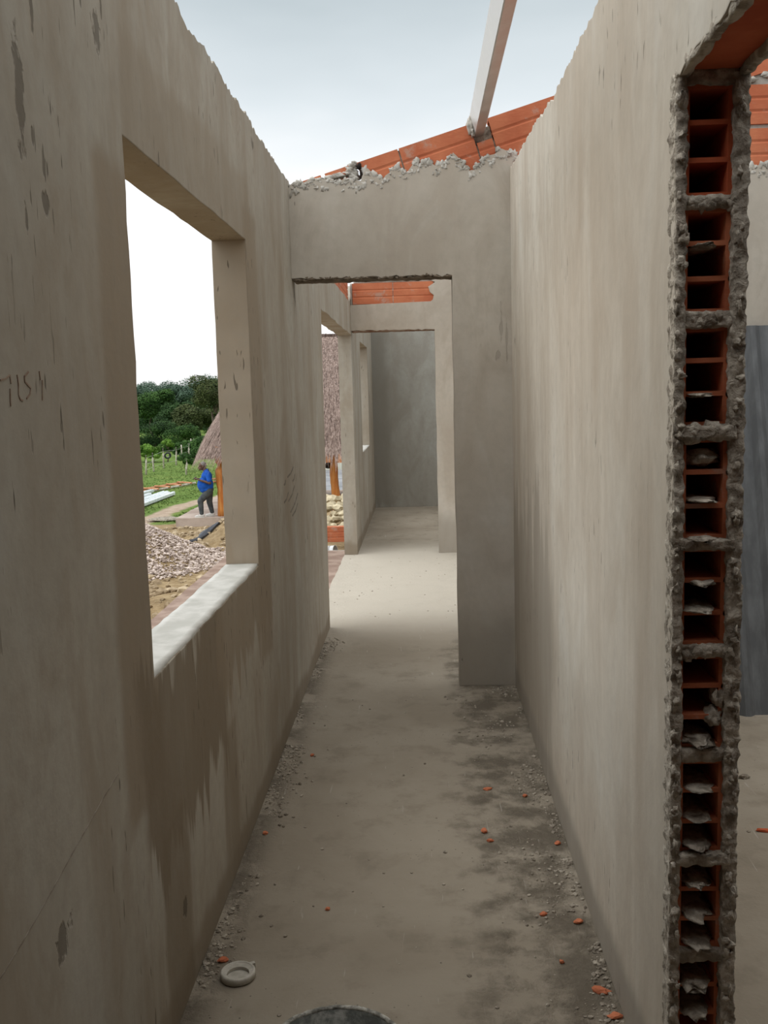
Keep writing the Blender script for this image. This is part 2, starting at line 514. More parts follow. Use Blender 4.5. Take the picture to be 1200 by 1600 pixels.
# course of hollow bricks standing on the left wall's lintel
def grooved_brick(L, H, T, cells=3, depth=None, rib=0.004):
    """horizontally laid hollow clay block: grooved long faces, open cells at the end (local x = length, z = up)"""
    bm = bmesh.new()
    n = cells
    prof = []
    # ribbed outline in (y, z) : front face at y=0, back at y=T
    for i in range(n):
        z0, z1 = H * i / n, H * (i + 1) / n
        prof += [(0.0 if i == 0 else rib, z0), (0.0, z0 + 0.010), (0.0, z1 - 0.010)]
        prof += [(rib if i < n - 1 else 0.0, z1 - (0.004 if i < n - 1 else 0.0))]
    back = [(T - y, z) for y, z in prof][::-1]
    outer = prof + back
    w = 0.009
    holes = []
    for i in range(n):
        z0, z1 = H * i / n + (w if i == 0 else w / 2), H * (i + 1) / n - (w if i == n - 1 else w / 2)
        holes.append([(w, z0), (T - w, z0), (T - w, z1), (w, z1)])
    slab(bm, outer, holes, lambda u, v, a: Vector((a, u, v)), 0, L)
    return bm
proto_len = 0.325
def gable_brick(x, z, L, H, parent, y=None, ang=math.atan(SL), T=0.088, mat='brick', name='hollow_brick'):
    if H < 0.05:
        bm = bmesh.new(); box(bm, 0, L, 0, T, 0, H)
    else:
        bm = grooved_brick(L, H, T)
    o = link(name, bm, M[mat], parent)
    o.location = (x, y if y is not None else P1 + 0.018, z)
    o.rotation_euler = (0, -ang, 0)
    return o
# left wall bricks, running along Y
yb = 6.66
for i in range(8):
    o = link('hollow_brick', grooved_brick(0.325, 0.185, 0.088), M['brick'], wall_left)
    o.rotation_euler = (0, 0, pi / 2)
    o.location = (XL - 0.018, yb, 2.395)
    yb += 0.336
bm = bmesh.new()
for i in range(9):
    y_ = 6.655 + 0.336 * i - 0.006
    rough_box(bm, XL - 0.10, XL - 0.022, y_ - 0.008, y_ + 0.004, 2.40, 2.575, 0.014, 0.004, seed=i)
link('mortar_joint', bm, M['mortar_pale'], wall_left, smooth=True)['label'] = 'pale mortar between the top bricks'

# faint reddish writing scratched on the render
M['mark'] = simple('red_pencil', (0.25, 0.165, 0.12), (0.33, 0.25, 0.19), 40, 0.9, 0)
bm = bmesh.new()
def stroke(pts, w=0.0022):
    for (a, b), (c, d) in zip(pts, pts[1:]):
        L = math.hypot(c - a, d - b); nx, nz_ = -(d - b) / L * w, (c - a) / L * w
        v = [bm.verts.new((XL + 0.0012, y, z)) for y, z in ((a + nx, b + nz_), (c + nx, d + nz_), (c - nx, d - nz_), (a - nx, b - nz_))]
        bm.faces.new(v)
        v2 = [bm.verts.new((XL - 0.001, y, z)) for y, z in ((a + nx, b + nz_), (c + nx, d + nz_), (c - nx, d - nz_), (a - nx, b - nz_))]
        bm.faces.new(v2[::-1])
        for i in range(4):
            bm.faces.new((v[i], v2[i], v2[(i + 1) % 4], v[(i + 1) % 4]))
def T(*ps): return [(1.473 + a * 0.00255, 1.584 - (b - 594) * 0.00105) for a, b in ps]
for ps in (((0, 594), (8, 591), (14, 586), (15, 599)), ((13, 606), (12, 622), (12, 632)), ((25, 585), (26, 600), (25, 615), (27, 622), (31, 624)),
           ((43, 580), (36, 587), (36, 595), (45, 605), (43, 614), (37, 621)), ((61, 578), (62, 592)), ((65, 592), (64, 608), (63, 624))):
    stroke(T(*ps), 0.0014)
link('wall_writing', bm, M['mark'], wall_left)['label'] = 'faint reddish handwritten figures'

bm = bmesh.new()
for a, b in (((4.813, 1.195), (4.60, 1.165)), ((4.52, 1.157), (4.47, 1.14)), ((4.833, 1.10), (4.60, 1.05)), ((4.95, 1.05), (4.66, 0.99)), ((4.60, 1.09), (4.45, 1.06)), ((4.93, 1.00), (4.72, 0.965)), ((4.86, 1.155), (4.78, 1.13))):
    stroke([a, ((a[0] + b[0]) / 2 + 0.01, (a[1] + b[1]) / 2 - 0.008), b], 0.0045)
link('scrape_marks', bm, simple('scrape', (0.15, 0.125, 0.10), (0.24, 0.21, 0.17), 30, 0.95, 0), wall_left)['label'] = 'slanting dark scrape marks'
bm = bmesh.new()
stroke([(1.20, 0.70), (1.32, 0.712), (1.40, 0.719), (1.468, 0.728), (1.56, 0.742), (1.652, 0.757), (1.73, 0.768), (1.799, 0.779), (1.90, 0.790)], 0.0007)
link('hairline_crack', bm, simple('crack', (0.19, 0.155, 0.12), (0.34, 0.30, 0.25), 30, 0.95, 0), wall_left)['label'] = 'thin slanting crack'

# ---- right wall: plaster skins over a brick core, broken off at the near opening
Y0 = 1.845
bm = bmesh.new()
topR = [((P1 + 0.0, 2.625), 0.010, 0.02), ((4.0, 2.575), 0.011, 0.02), ((3.4, 2.515), 0.011, 0.02), ((-3.4, 2.50), 0, 9)]
skin = ring(((-3.4, 0), 0, 9), ((0.85, 0), 0.006, 0.03), ((0.85, 2.10), 0.010, 0.025), ((Y0, 2.10), 0.006, 0.03), ((Y0, 0), 0, 9), ((P1, 0), 0, 9), *topR)
slab(bm, skin, [], PX, XR, XR + 0.013)
slab(bm, skin, [], PX, XRO - 0.013, XRO)
wall_right = link('wall_right', bm, M['plaster_right']); soften(wall_right); tag(wall_right, kind='structure')
bm = bmesh.new()
core = [(-3.4, 0), (0.84, 0), (0.84, 2.105), (Y0 + 0.34, 2.105), (Y0 + 0.34, 0.0), (P1, 0), (P1, 2.60), (3.9, 2.55), (3.4, 2.49), (-3.4, 2.48)]
slab(bm, core, [], PX, XR + 0.0131, XRO - 0.0131)
link('brick_core', bm, M['brick_red'], wall_right)['label'] = 'dark red brick core seen under the lintel'

# bricks of the broken jamb (open cells face the camera)
zb = [(1.885, 2.082), (1.678, 1.868), (1.470, 1.655), (1.258, 1.450), (1.052, 1.243), (0.846, 1.033), (0.637, 0.826), (0.433, 0.620), (0.232, 0.413), (0.030, 0.212)]
bx0, bT = XR + 0.0165, 0.0865
for i, (z0, z1) in enumerate(zb):
    o = link('hollow_brick', grooved_brick(0.325, z1 - z0, bT), M['brick_red' if i < 1 else 'brick'], wall_right)
    o.rotation_euler = (0, 0, pi / 2)
    o.location = (bx0 + bT, Y0 + 0.004 + 0.004 * ((i * 7) % 3), z0)
    o['label'] = 'orange hollow brick, its cells open in the broken jamb'
for i in range(len(zb) + 1):                       # bed joints
    lo = 0.0 if i == len(zb) else zb[i][1]
    hi = 2.105 if i == 0 else zb[i - 1][0]
    bm = bmesh.new()
    rough_box(bm, XR + 0.012, XRO - 0.014, Y0 - 0.004 - 0.012 * (i in (3, 4, 7)), Y0 + 0.33, lo - 0.003, hi + 0.003, 0.0075, 0.0048, seed=i + 3, freq=75)
    if i in (1, 2, 5):
        for q in range(5):
            blob(bm, (XR + 0.03 + 0.018 * q, Y0 + 0.004, (lo + hi) / 2 + random.uniform(-0.006, 0.006)), (0.013, 0.012, 0.012), 0.5, q + i)
    if i == 3:
        blob(bm, (XR + 0.035, Y0 - 0.004, hi - 0.01), (0.022, 0.014, 0.020), 0.5, 3); blob(bm, (XR + 0.075, Y0 - 0.004, lo + 0.01), (0.022, 0.014, 0.018), 0.5, 9)
    link('mortar_joint', bm, M['mortar_mid'], wall_right, smooth=True)
# spilled mortar inside the cells
def spill(x, z, w, h_, seed, y=Y0 + 0.02):
    bm = bmesh.new()
    blob(bm, (x, y + 0.035 if h_ < 0.02 else y + 0.01, z - h_ * 0.3), (min(w * 1.08, 0.034), 0.075 if h_ < 0.02 else 0.03, h_ * 0.7), 0.22, seed, 3, 2.4)
    link('mortar_spill', bm, M['mortar_mid'], wall_right, smooth=True)
spill(XR + 0.055, 1.803, 0.026, 0.010, 1); spill(XR + 0.05, 1.532, 0.022, 0.007, 12, Y0 + 0.004)
spill(XR + 0.058, 1.42, 0.036, 0.024, 2)
spill(XR + 0.055, 1.335, 0.026, 0.007, 13, Y0 + 0.004); spill(XR + 0.055, 1.262, 0.030, 0.012, 14, Y0 + 0.008)
spill(XR + 0.06, 1.177, 0.028, 0.009, 3); spill(XR + 0.055, 1.125, 0.028, 0.008, 15, Y0 + 0.01)
spill(XR + 0.095, 0.955, 0.012, 0.03, 4); spill(XR + 0.088, 0.915, 0.018, 0.03, 5); spill(XR + 0.055, 0.865, 0.034, 0.014, 6)
spill(XR + 0.055, 0.77, 0.030, 0.008, 7); spill(XR + 0.055, 0.655, 0.030, 0.010, 8); spill(XR + 0.05, 0.71, 0.030, 0.008, 16)
spill(XR + 0.055, 0.51, 0.030, 0.010, 9); spill(XR + 0.055, 0.575, 0.03, 0.01, 10); spill(XR + 0.055, 0.45, 0.030, 0.012, 11)
spill(XR + 0.055, 0.36, 0.030, 0.016, 17); spill(XR + 0.055, 0.30, 0.030, 0.012, 18)
# ragged plaster lips both sides
for x0, x1, sd in ((XR - 0.001, XR + 0.018, 1), (XRO - 0.026, XRO + 0.001, 2)):
    bm = bmesh.new()
    rough_box(bm, x0, x1, Y0 - 0.010, Y0 + 0.04, 0.0, 2.10, 0.0060, 0.0048, seed=sd * 11, freq=55)
    for q in range(60):
        z = random.uniform(0.15, 2.07)
        blob(bm, ((x0 + x1) / 2 + random.uniform(-0.006, 0.006), Y0 - 0.012, z), (random.uniform(0.003, 0.008), 0.006, random.uniform(0.004, 0.014)), 0.6, q + sd * 50)
    link('plaster_edge', bm, M['mortar_mid'], wall_right, smooth=True)['label'] = 'ragged broken edge of the render'
bm = bmesh.new()
for x0, x1 in ((XR, XR + 0.018), (XRO - 0.018, XRO)):
    rough_box(bm, x0, x1, 0.86, Y0, 2.092, 2.112, 0.012, 0.006, seed=x0 * 90, freq=24)
link('plaster_edge', bm, M['mortar_mid'], wall_right, smooth=True)['label'] = 'ragged render along the lintel'

# ---- crossing wall with the first doorway, carrying the sloping gable of bricks
bm = bmesh.new()
rag = [(-0.636, 2.585), (-0.56, 2.60), (-0.50, 2.615), (-0.44, 2.612), (-0.38, 2.60), (-0.33, 2.612), (-0.27, 2.60), (-0.235, 2.66), (-0.20, 2.625), (-0.16, 2.605),
       (-0.10, 2.67), (-0.04, 2.625), (0.0, 2.70), (0.03, 2.665), (0.06, 2.685), (0.10, 2.66), (0.15, 2.675), (0.19, 2.72), (0.22, 2.69), (0.27, 2.63), (0.33, 2.665),
       (0.37, 2.70), (0.43, 2.73), (0.47, 2.72), (0.60, 2.62), (0.72, 2.60), (0.86, 2.625), (1.0, 2.60), (1.15, 2.63), (1.3, 2.605), (1.45, 2.62), (1.52, 2.66), (1.60, 2.61),
       (1.72, 2.605), (1.9, 2.63), (2.2, 2.61), (2.6, 2.63), (3.0, 2.60), (3.6, 2.61)]
rr = []
for a, b in zip(rag, rag[1:]):
    rr += wob(a, b, 0.009, 0.02)
rr.append(rag[-1])
pl_ = ring(((XL, 2.133), 0.007, 0.025), ((0.175, 2.125), 0.003, 0.1), ((0.175, 0), 0, 9), ((3.6, 0), 0, 9))[:-1] + [(3.6, 0)] + rr[::-1]
slab(bm, pl_, [], PY, P1, P1B)
wall_cross = link('wall_front', bm, M['plaster_cross']); soften(wall_cross); tag(wall_cross, kind='structure')
# rough mortar roll along the top of the render and under the header
bm = bmesh.new()
rg = random.Random(4)
for (a, b), (c, d) in zip(rag, rag[1:]):
    n = max(1, int((c - a) / 0.022))
    for i in range(n * 4):
        t = i / n / 4
        x, z = a + (c - a) * t, b + (d - b) * t
        s_ = rg.uniform(0.006, 0.017)
        blob(bm, (x, P1 + 0.006, z - 0.055 * rg.random() ** 1.5 + 0.004), (s_, 0.009, s_ * rg.uniform(0.7, 1.3)), 0.6, x * 40, 2, 2.2)
link('mortar_edge', bm, M['mortar_pale'], wall_cross, smooth=True)['label'] = 'lumpy mortar along the foot of the gable bricks'
bm = bmesh.new()
rough_box(bm, XL + 0.01, 0.176, P1 + 0.006, P1B - 0.004, 2.119, 2.136, 0.009, 0.0045, seed=5, freq=34)
for q in range(26):
    xq = -0.61 + 0.03 * q + random.uniform(-0.01, 0.01)
    blob(bm, (xq, P1 + 0.004, 2.125 + random.uniform(-0.004, 0.007)), (random.uniform(0.006, 0.02), 0.006, random.uniform(0.004, 0.009)), 0.6, q + 7)
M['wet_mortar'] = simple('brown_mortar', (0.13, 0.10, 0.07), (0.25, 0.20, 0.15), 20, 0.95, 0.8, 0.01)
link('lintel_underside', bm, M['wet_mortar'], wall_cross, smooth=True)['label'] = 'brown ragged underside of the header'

# sloping gable course
ang = math.atan(SL)
def at_slope(x, drop):
    return x + drop * sin(ang), GZ(x) - drop * cos(ang)
def gable_run(xs, H, y, parent, drop=0.0, mat='brick', T=0.088):
    for x0, x1 in xs:
        L = (x1 - x0) / cos(ang)
        x, z = at_slope(x0, H + drop)
        gable_brick(x, z, L - 0.008, H, parent, y, ang, T, mat)
y_g = P1 + 0.016
# top course: thin broken pieces at the left end, whole blocks to the right, a notch for the purlin
gable_run(((-0.60, -0.465),), 0.030, y_g, wall_cross)
gable_run(((-0.452, -0.315),), 0.036, y_g, wall_cross)
gable_run(((-0.288, -0.078),), 0.185, y_g, wall_cross)
gable_run(((-0.078, 0.283),), 0.215, y_g, wall_cross)
gable_run(((0.283, 0.366),), 0.118, y_g, wall_cross, drop=0.097)
gable_run(((0.366, 0.70), (0.70, 1.035), (1.035, 1.37), (1.37, 1.705), (1.705, 2.04), (2.04, 2.375)), 0.215, y_g, wall_cross)
bm = bmesh.new()
for x in (-0.078, 0.283, 0.366, 0.70, 1.035, 1.37, 1.705, 2.04):
    xx, zz = at_slope(x, 0.205)
    mt_ = Matrix.Translation((xx, 0, zz)) @ Matrix.Rotation(-ang, 4, 'Y')
    h_ = 0.098 if 0.28 < x < 0.37 else 0.198
    box(bm, -0.012, 0.006, y_g + 0.010, y_g + 0.075, -0.04, h_, mt_)
xx, zz = at_slope(0.283, 0.125)
box(bm, 0.0, 0.088, y_g + 0.052, y_g + 0.088, 0.0, 0.10, Matrix.Translation((xx, 0, zz)) @ Matrix.Rotation(-ang, 4, 'Y'))  # added plate behind the notch, its dark mortar standing in for shade
link('mortar_joint', bm, M['mortar'], wall_cross)
# level courses filling up under the slope to the right, mostly hidden by the right wall
x = 0.62
while x < 3.4:
    top = min(GZ(x) - 0.24, GZ(x + 0.33) - 0.24)
    z = 2.60
    while z + 0.18 < top:
        gable_brick(x + (0.16 if round(z * 10) % 2 else 0), z, 0.318, 0.185, wall_cross, y_g, 0.0)
        z += 0.205
    x += 0.335
bm = bmesh.new()
slab(bm, [(0.60, 2.55), (3.6, 2.55), (3.6, 2.95), (2.38, 3.22), (1.9, GZ(1.9) - 0.22), (0.60, GZ(0.6) - 0.22)], [], PY, P1 + 0.030, P1B - 0.012)
link('mortar_bed', bm, M['mortar_pale'], wall_cross)['label'] = 'mortar behind the gable bricks'
bm = bmesh.new()
rg = random.Random(8)
for x in [0.70, 1.035, 1.37, 1.705]:
    for q in range(9):
        xx, zz = at_slope(x, 0.02 + q * 0.022)
        blob(bm, (xx - 0.004, y_g + 0.006, zz), (0.009, 0.010, 0.014), 0.5, q + x * 9)
for q in range(60):
    x = rg.uniform(0.9, 2.2)
    xx, zz = at_slope(x, 0.228)
    blob(bm, (xx, y_g + 0.004, zz + rg.uniform(-0.012, 0.008)), (0.022, 0.012, 0.014), 0.5, q)
for q in range(26):
    blob(bm, (1.585 + rg.uniform(-0.025, 0.03), y_g + 0.002, 2.62 + q * 0.008), (0.022, 0.012, 0.018), 0.5, q + 90)
for q in range(7):                                 # broken block end packed with mortar near the left
    blob(bm, (-0.315 + rg.uniform(-0.02, 0.02), P1 + 0.035, 2.625 + q * 0.010), (0.026, 0.03, 0.016), 0.5, q + 31)
blob(bm, (-0.25, P1 + 0.018, 2.645), (0.022, 0.014, 0.034), 0.4, 77)
for q in range(6):
    blob(bm, (-0.56 + 0.045 * q, P1 + 0.03, 2.594 + 0.010 * q), (0.034, 0.03, 0.012), 0.4, q + 61)
link('mortar_lump', bm, M['mortar_pale'], wall_cross, smooth=True)
bm = bmesh.new()                                   # black lumps stand in for the shade inside a broken cell
blob(bm, (-0.277, P1 + 0.012, 2.672), (0.011, 0.012, 0.020), 0.3, 7); blob(bm, (-0.268, P1 + 0.010, 2.632), (0.008, 0.010, 0.022), 0.3, 9)
M['matt_black'] = simple('near_black', (0.012, 0.010, 0.009), (0.03, 0.022, 0.018), 20, 1, 0)
link('cell_hole_shade', bm, M['matt_black'], wall_cross, smooth=True)['label'] = 'black lump standing in for the shade in a broken brick cell'

# ---- second crossing wall, second doorway
bm = bmesh.new()
pl2 = ring(((XL, 2.133), 0.006, 0.03), ((0.152, 2.125), 0.003, 0.1), ((0.152, 0), 0, 9), ((3.6, 0), 0, 9))[:-1] + [(3.6, 0), (3.6, 2.6), (0.6, 2.66), (0.33, 2.62)]
pl2 += wob((0.33, 2.62), (0.13, 2.60), 0.012, 0.03)[1:] + [(0.13, 2.575), (0.165, 2.56), (0.10, 2.52), (0.115, 2.47), (0.15, 2.44), (0.14, 2.40), (0.12, 2.385), (XL, 2.372)]
slab(bm, pl2, [], PY, P2, P2B)
wall_inner = link('wall_inner', bm, M['plaster_cross']); soften(wall_inner); tag(wall_inner, kind='structure')
for x0 in (-0.612, -0.228):
    o = link('hollow_brick', grooved_brick(0.378, 0.192, 0.09), M['brick'], wall_inner)
    o.location = (x0, P2 + 0.012, 2.378)
bm = bmesh.new()
rough_box(bm, XL + 0.002, -0.614, P2 + 0.02, P2 + 0.10, 2.37, 2.572, 0.02, 0.003, seed=8)
rough_box(bm, -0.238, -0.226, P2 + 0.016, P2 + 0.08, 2.38, 2.57, 0.014, 0.003, seed=2)
rough_box(bm, -0.55, 0.30, P2 + 0.018, P2 + 0.11, 2.568, 2.66, 0.03, 0.010, seed=4, freq=12)
rough_box(bm, -0.60, -0.52, P2 + 0.018, P2 + 0.11, 2.568, 2.60, 0.03, 0.010, seed=4, freq=12)
link('mortar_bed', bm, M['mortar_pale'], wall_inner, smooth=True)
bm = bmesh.new()
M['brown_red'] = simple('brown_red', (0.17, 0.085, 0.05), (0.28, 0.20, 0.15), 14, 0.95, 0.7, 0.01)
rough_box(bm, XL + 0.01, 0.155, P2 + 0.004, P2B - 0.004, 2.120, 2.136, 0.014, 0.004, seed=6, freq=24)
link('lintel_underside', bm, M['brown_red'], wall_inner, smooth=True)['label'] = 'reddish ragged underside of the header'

# ---- end wall and the far side wall of the right-hand room
bm = bmesh.new()
slab(bm, ring(((XLO, 0), 0, 9), ((3.6, 0), 0, 9), ((3.6, 2.6), 0.01, 0.1), ((XLO, 2.6), 0, 9)), [], PY, PB, PB + 0.12)
wall_back = link('wall_back', bm, M['plaster_far']); tag(wall_back, kind='structure')
bm = bmesh.new()
slab(bm, ring(((-3.4, 0), 0, 9), ((PB + 0.12, 0), 0, 9), ((PB + 0.12, 2.6), 0.01, 0.1), ((-3.4, 2.6), 0, 9)), [], PX, 3.6, 3.72)
w = link('wall_side', bm, M['plaster_cross']); tag(w, kind='structure')
# wall behind the camera
bm = bmesh.new()
slab(bm, ring(((XLO, 0), 0, 9), ((3.72, 0), 0, 9), ((3.72, 3.0), 0.01, 0.1), ((XLO, 2.6), 0, 9)), [], PY, -3.52, -3.4)
w = link('wall_rear', bm, M['plaster_cross']); tag(w, kind='structure')

# unseen roof added behind the camera to shade the jamb and near floor
M['added_roof'] = simple('added_roof', (0.16, 0.15, 0.14), (0.24, 0.23, 0.21), 3, 0.9, 0.2)
bm = bmesh.new()
rough_box(bm, XLO - 0.3, 3.9, -3.7, 1.0, 2.66, 2.70, 0.4, 0.004, seed=4, freq=2)
w = link('added_ceiling', bm, M['added_roof']); tag(w, kind='structure')

# ================================================================== TERRAIN
def sm(a, b, x):
    t = max(0, min(1, (x - a) / (b - a))); return t * t * (3 - 2 * t)
def lin(p, x):
    if x <= p[0][0]: return p[0][1]
    for (a, b), (c, d) in zip(p, p[1:]):
        if x <= c: return b + (d - b) * (x - a) / (c - a)
    return p[-1][1]
HEAPS = ((-6.1, 17.6, 3.0, 4.0, 0.98), (-4.2, 24.0, 2.0, 2.6, 0.62), (-3.0, 11.3, 1.3, 1.7, 0.30))
def heap(i, x, y):
    cx, cy, rx, ry, H = HEAPS[i]
    r = math.hypot((x - cx) / rx, (y - cy) / ry)
    return H * (0.5 + 0.5 * cos(pi * r)) if r < 1 else 0.0
def height(x, y, rough=True):
    b = lin([(6, -0.45), (10, -0.95), (15, -1.35), (27, -2.22), (31, -2.4), (60, -2.75), (110, -2.7), (220, 0), (500, 3)], y)
    po = lin([(14, -0.3), (18, -0.6), (27, -2.4)], y)
    z = b + (max(po, b) - b) * sm(-2.5, -1.7, x)
    for i in range(3): z += heap(i, x, y)
    if rough:
        a = 0.05 if y < 27 else 0.02
        z += noise.noise(Vector((x * 1.3, y * 1.3, 0))) * a
        if 19 < y < 28: z += noise.noise(Vector((x * 2.4, y * 2.4, 3))) * 0.14
        if y > 60: z += noise.noise(Vector((x * 0.05, y * 0.05, 8))) * 1.2 * sm(60, 100, y)
    return z
def axis(segs):
    out = []
    for a, b, s_ in segs:
        n = int(round((b - a) / s_)); out += [a + (b - a) * i / n for i in range(n)]
    out.append(segs[-1][1]); return out
xs = axis(((-160, -40, 12), (-40, -12, 2), (-12, -0.8, 0.16), (-0.8, 8, 1.1), (8, 80, 12)))
ys = axis(((-30, 4, 4), (4, 28, 0.2), (28, 60, 1), (60, 300, 8)))
bm = bmesh.new()
grid = [[bm.verts.new((x, y, height(x, y) if x < -0.9 else min(height(x, y), -0.42 if y < 14 else 9))) for x in xs] for y in ys]
for j in range(len(ys) - 1):
    for i in range(len(xs) - 1):
        bm.faces.new((grid[j][i], grid[j][i + 1], grid[j + 1][i + 1], grid[j + 1][i]))
k = NT('terrain', 1.0, 0, 0.05)
o_ = k.xyz()
n1 = k.noise(0.6, 6, 0.65); n2 = k.noise(4, 6, 0.7); n3 = k.noise(18, 5, 0.7)
dirt = k.mix(k.step(n2, 0.3, 0.7), (0.24, 0.165, 0.085), (0.44, 0.33, 0.195))
dirt = k.mix(k.step(n3, 0.5, 0.75, 0, 0.6), dirt, (0.50, 0.41, 0.28))
dirt = k.mix(k.step(n1, 0.52, 0.66, 0, 0.5), dirt, (0.155, 0.11, 0.065))
path = k.mix(k.step(n2, 0.3, 0.7), (0.36, 0.27, 0.20), (0.50, 0.40, 0.31))
grass = k.mix(k.step(n2, 0.3, 0.7), (0.085, 0.15, 0.033), (0.17, 0.245, 0.065))
grass = k.mix(k.step(n1, 0.45, 0.7, 0, 0.6), grass, (0.22, 0.27, 0.075))
yy = k.math('ADD', o_[1], k.math('MULTIPLY_ADD', n1, 4, -2.0))
yy = k.math('SUBTRACT', yy, k.step(o_[0], -9.6, -9.0, 2.6, 0.0))
gm = k.step(yy, 29.6, 30.4)
# trodden path running off diagonally between grass verges
pd = k.math('SUBTRACT', k.math('ADD', o_[0], 9.0), k.math('MULTIPLY', k.math('MAXIMUM', k.math('SUBTRACT', o_[1], 36.0), 0.0), 0.22))
pd = k.math('ABSOLUTE', k.math('ADD', pd, k.math('MULTIPLY_ADD', n1, 0.8, -0.4)))
gm2 = k.math('MULTIPLY', gm, k.step(pd, 0.30, 0.55))
c = k.mix(gm, dirt, path)
c = k.mix(gm2, c, grass)
k.color(c)
k.bump(k.math('ADD', n3, n2), 0.8, 0.05)
ter = link('terrain', bm, k.m, smooth=True); tag(ter, kind='structure')

# porch strip outside the tall opening
bm = bmesh.new()
rough_box(bm, -2.1, XLO - 0.003, 6.1, 10.4, -0.42, -0.13, 0.10, 0.006, seed=3, freq=6)
M['porch'] = simple('porch_cement', (0.24, 0.165, 0.13), (0.36, 0.27, 0.22), 5, 0.95, 0.4, 0.01)
porch = link('path', bm, M['porch'], smooth=False); tag(porch, kind='structure')
bm = bmesh.new()
rough_box(bm, -2.1, -0.85, 10.42, 10.62, -0.42, -0.16, 0.06, 0.008, seed=9, freq=8)
kerb = link('kerb', bm, M['mortar_pale']); tag(kerb, kind='structure')

# ================================================================== THINGS NEAR
# ---- galvanised purlin running overhead along the corridor
purlin = empty('roof_purlin', (0.302, P1 + 0.06, 2.800))
tag(purlin, 'pale galvanised steel roof purlin running overhead from the notch in the gable bricks', 'beam')
bm = bmesh.new()
w_, h_, t_ = 0.050, 0.100, 0.004
mt = Matrix.Rotation(-ang, 4, 'Y')
outer = [(0.004, 0), (w_ - 0.004, 0), (w_, 0.004), (w_, h_ - 0.004), (w_ - 0.004, h_), (0.004, h_), (0, h_ - 0.004), (0, 0.004)]
inner = [(t_, t_), (w_ - t_, t_), (w_ - t_, h_ - t_), (t_, h_ - t_)]
slab(bm, outer, [inner], lambda u, v, a: mt @ Vector((u, a, v)), 0.0, -(P1 + 0.06 + 0.9))
link('box_section', bm, M['galv'], purlin)
bm = bmesh.new()
blob(bm, (-0.022, -0.045, 0.055), (0.020, 0.030, 0.042), 0.3, 3, 3)
blob(bm, (-0.012, -0.050, 0.020), (0.012, 0.020, 0.024), 0.4, 5, 3)
link('mortar_dab', bm, M['mortar_pale'], purlin, smooth=True)['label'] = 'dab of grey mortar packing the notch'
M['dark'] = M['matt_black']

# ---- ribbed grey sheet leaning on the gable wall in the right room
sheet = empty('ribbed_sheet', (1.39, 4.50, 0.0))
tag(sheet, 'tall blue-grey ribbed roofing sheet leaning upright against the wall of the right-hand room', 'roofing sheet')
bm = bmesh.new()
prof = []
x = 0.0
while x < 0.80:
    for dx, dy in ((0, 0), (0.075, 0.0), (0.10, -0.022), (0.125, -0.022), (0.150, 0.0)):
        if dx < 0.15: prof.append((x + dx, dy))
    x += 0.15
prof.append((0.90, 0))
Hs = 1.83; lean = 0.50
A = []
for zf in (0.0, 0.33, 0.66, 1.0):
    z = Hs * zf
    y = lean * zf + 0.0
    A.append(([bm.verts.new((px, y + py, z)) for px, py in prof], [bm.verts.new((px, y + py + 0.005, z)) for px, py in prof]))
for (f0, b0), (f1, b1) in zip(A, A[1:]):
    for i in range(len(prof) - 1):
        bm.faces.new((f0[i], f0[i + 1], f1[i + 1], f1[i])); bm.faces.new((b0[i + 1], b0[i], b1[i], b1[i + 1]))
    bm.faces.new((f0[0], f1[0], b1[0], b0[0])); bm.faces.new((f0[-1], b0[-1], b1[-1], f1[-1]))
for f, b in (A[0], A[-1]):
    for i in range(len(prof) - 1):
        bm.faces.new((f[i], b[i], b[i + 1], f[i + 1]))
link('sheet_panel', bm, M['sheet'], sheet)

# ---- mortar bucket right in front of the camera
bucket = empty('mortar_bucket', (-0.196, 1.79, 0.0))
tag(bucket, 'round cement-crusted grey bucket at the very bottom of the view', 'bucket')
k = NT('bucket_metal', 0.7, 0.2, 0.3)
n = k.noise(16, 6, 0.7); k.v = k.obj
k.color(k.mix(k.step(n, 0.4, 0.62), (0.10, 0.105, 0.095), (0.32, 0.315, 0.285))); k.bump(n, 0.6, 0.006)
M['bucket'] = k.m
bm = bmesh.new()
lathe(bm, [(0.100, 0.0), (0.104, 0.004), (0.137, 0.255), (0.133, 0.255), (0.100, 0.010)], 48)
link('bucket_body', bm, M['bucket'], bucket, smooth=True)
bm = bmesh.new()
rim = []
for j in range(72):
    a = 2 * pi * j / 72
    rr_ = 0.1385 + 0.0015 * noise.noise(Vector((cos(a) * 6, sin(a) * 6, 0)))
    rim.append((rr_ * cos(a), rr_ * sin(a), 0.256 + 0.002 * noise.noise(Vector((cos(a) * 9, sin(a) * 9, 2)))))
tube(bm, rim + [rim[0]], 0.0052, 8, False)
M['rim'] = simple('crusted_rim', (0.16, 0.155, 0.135), (0.50, 0.48, 0.43), 60, 0.9, 0.9, 0.004)
link('bucket_rim', bm, M['rim'], bucket, smooth=True)['label'] = 'pale crusted rolled rim'
bm = bmesh.new()
r = bmesh.ops.create_circle(bm, cap_ends=True, segments=40, radius=0.128)
bmesh.ops.translate(bm, verts=bm.verts[:], vec=(0, 0, 0.195))
ex = bmesh.ops.extrude_face_region(bm, geom=bm.faces[:])
bmesh.ops.translate(bm, verts=[v for v in ex['geom'] if isinstance(v, bmesh.types.BMVert)], vec=(0, 0, -0.15))
for v in bm.verts:
    if v.co.z < 0.1: v.co.x *= 0.85; v.co.y *= 0.85
link('mortar_fill', bm, M['bucket'], bucket)['label'] = 'dark mortar slurry inside'
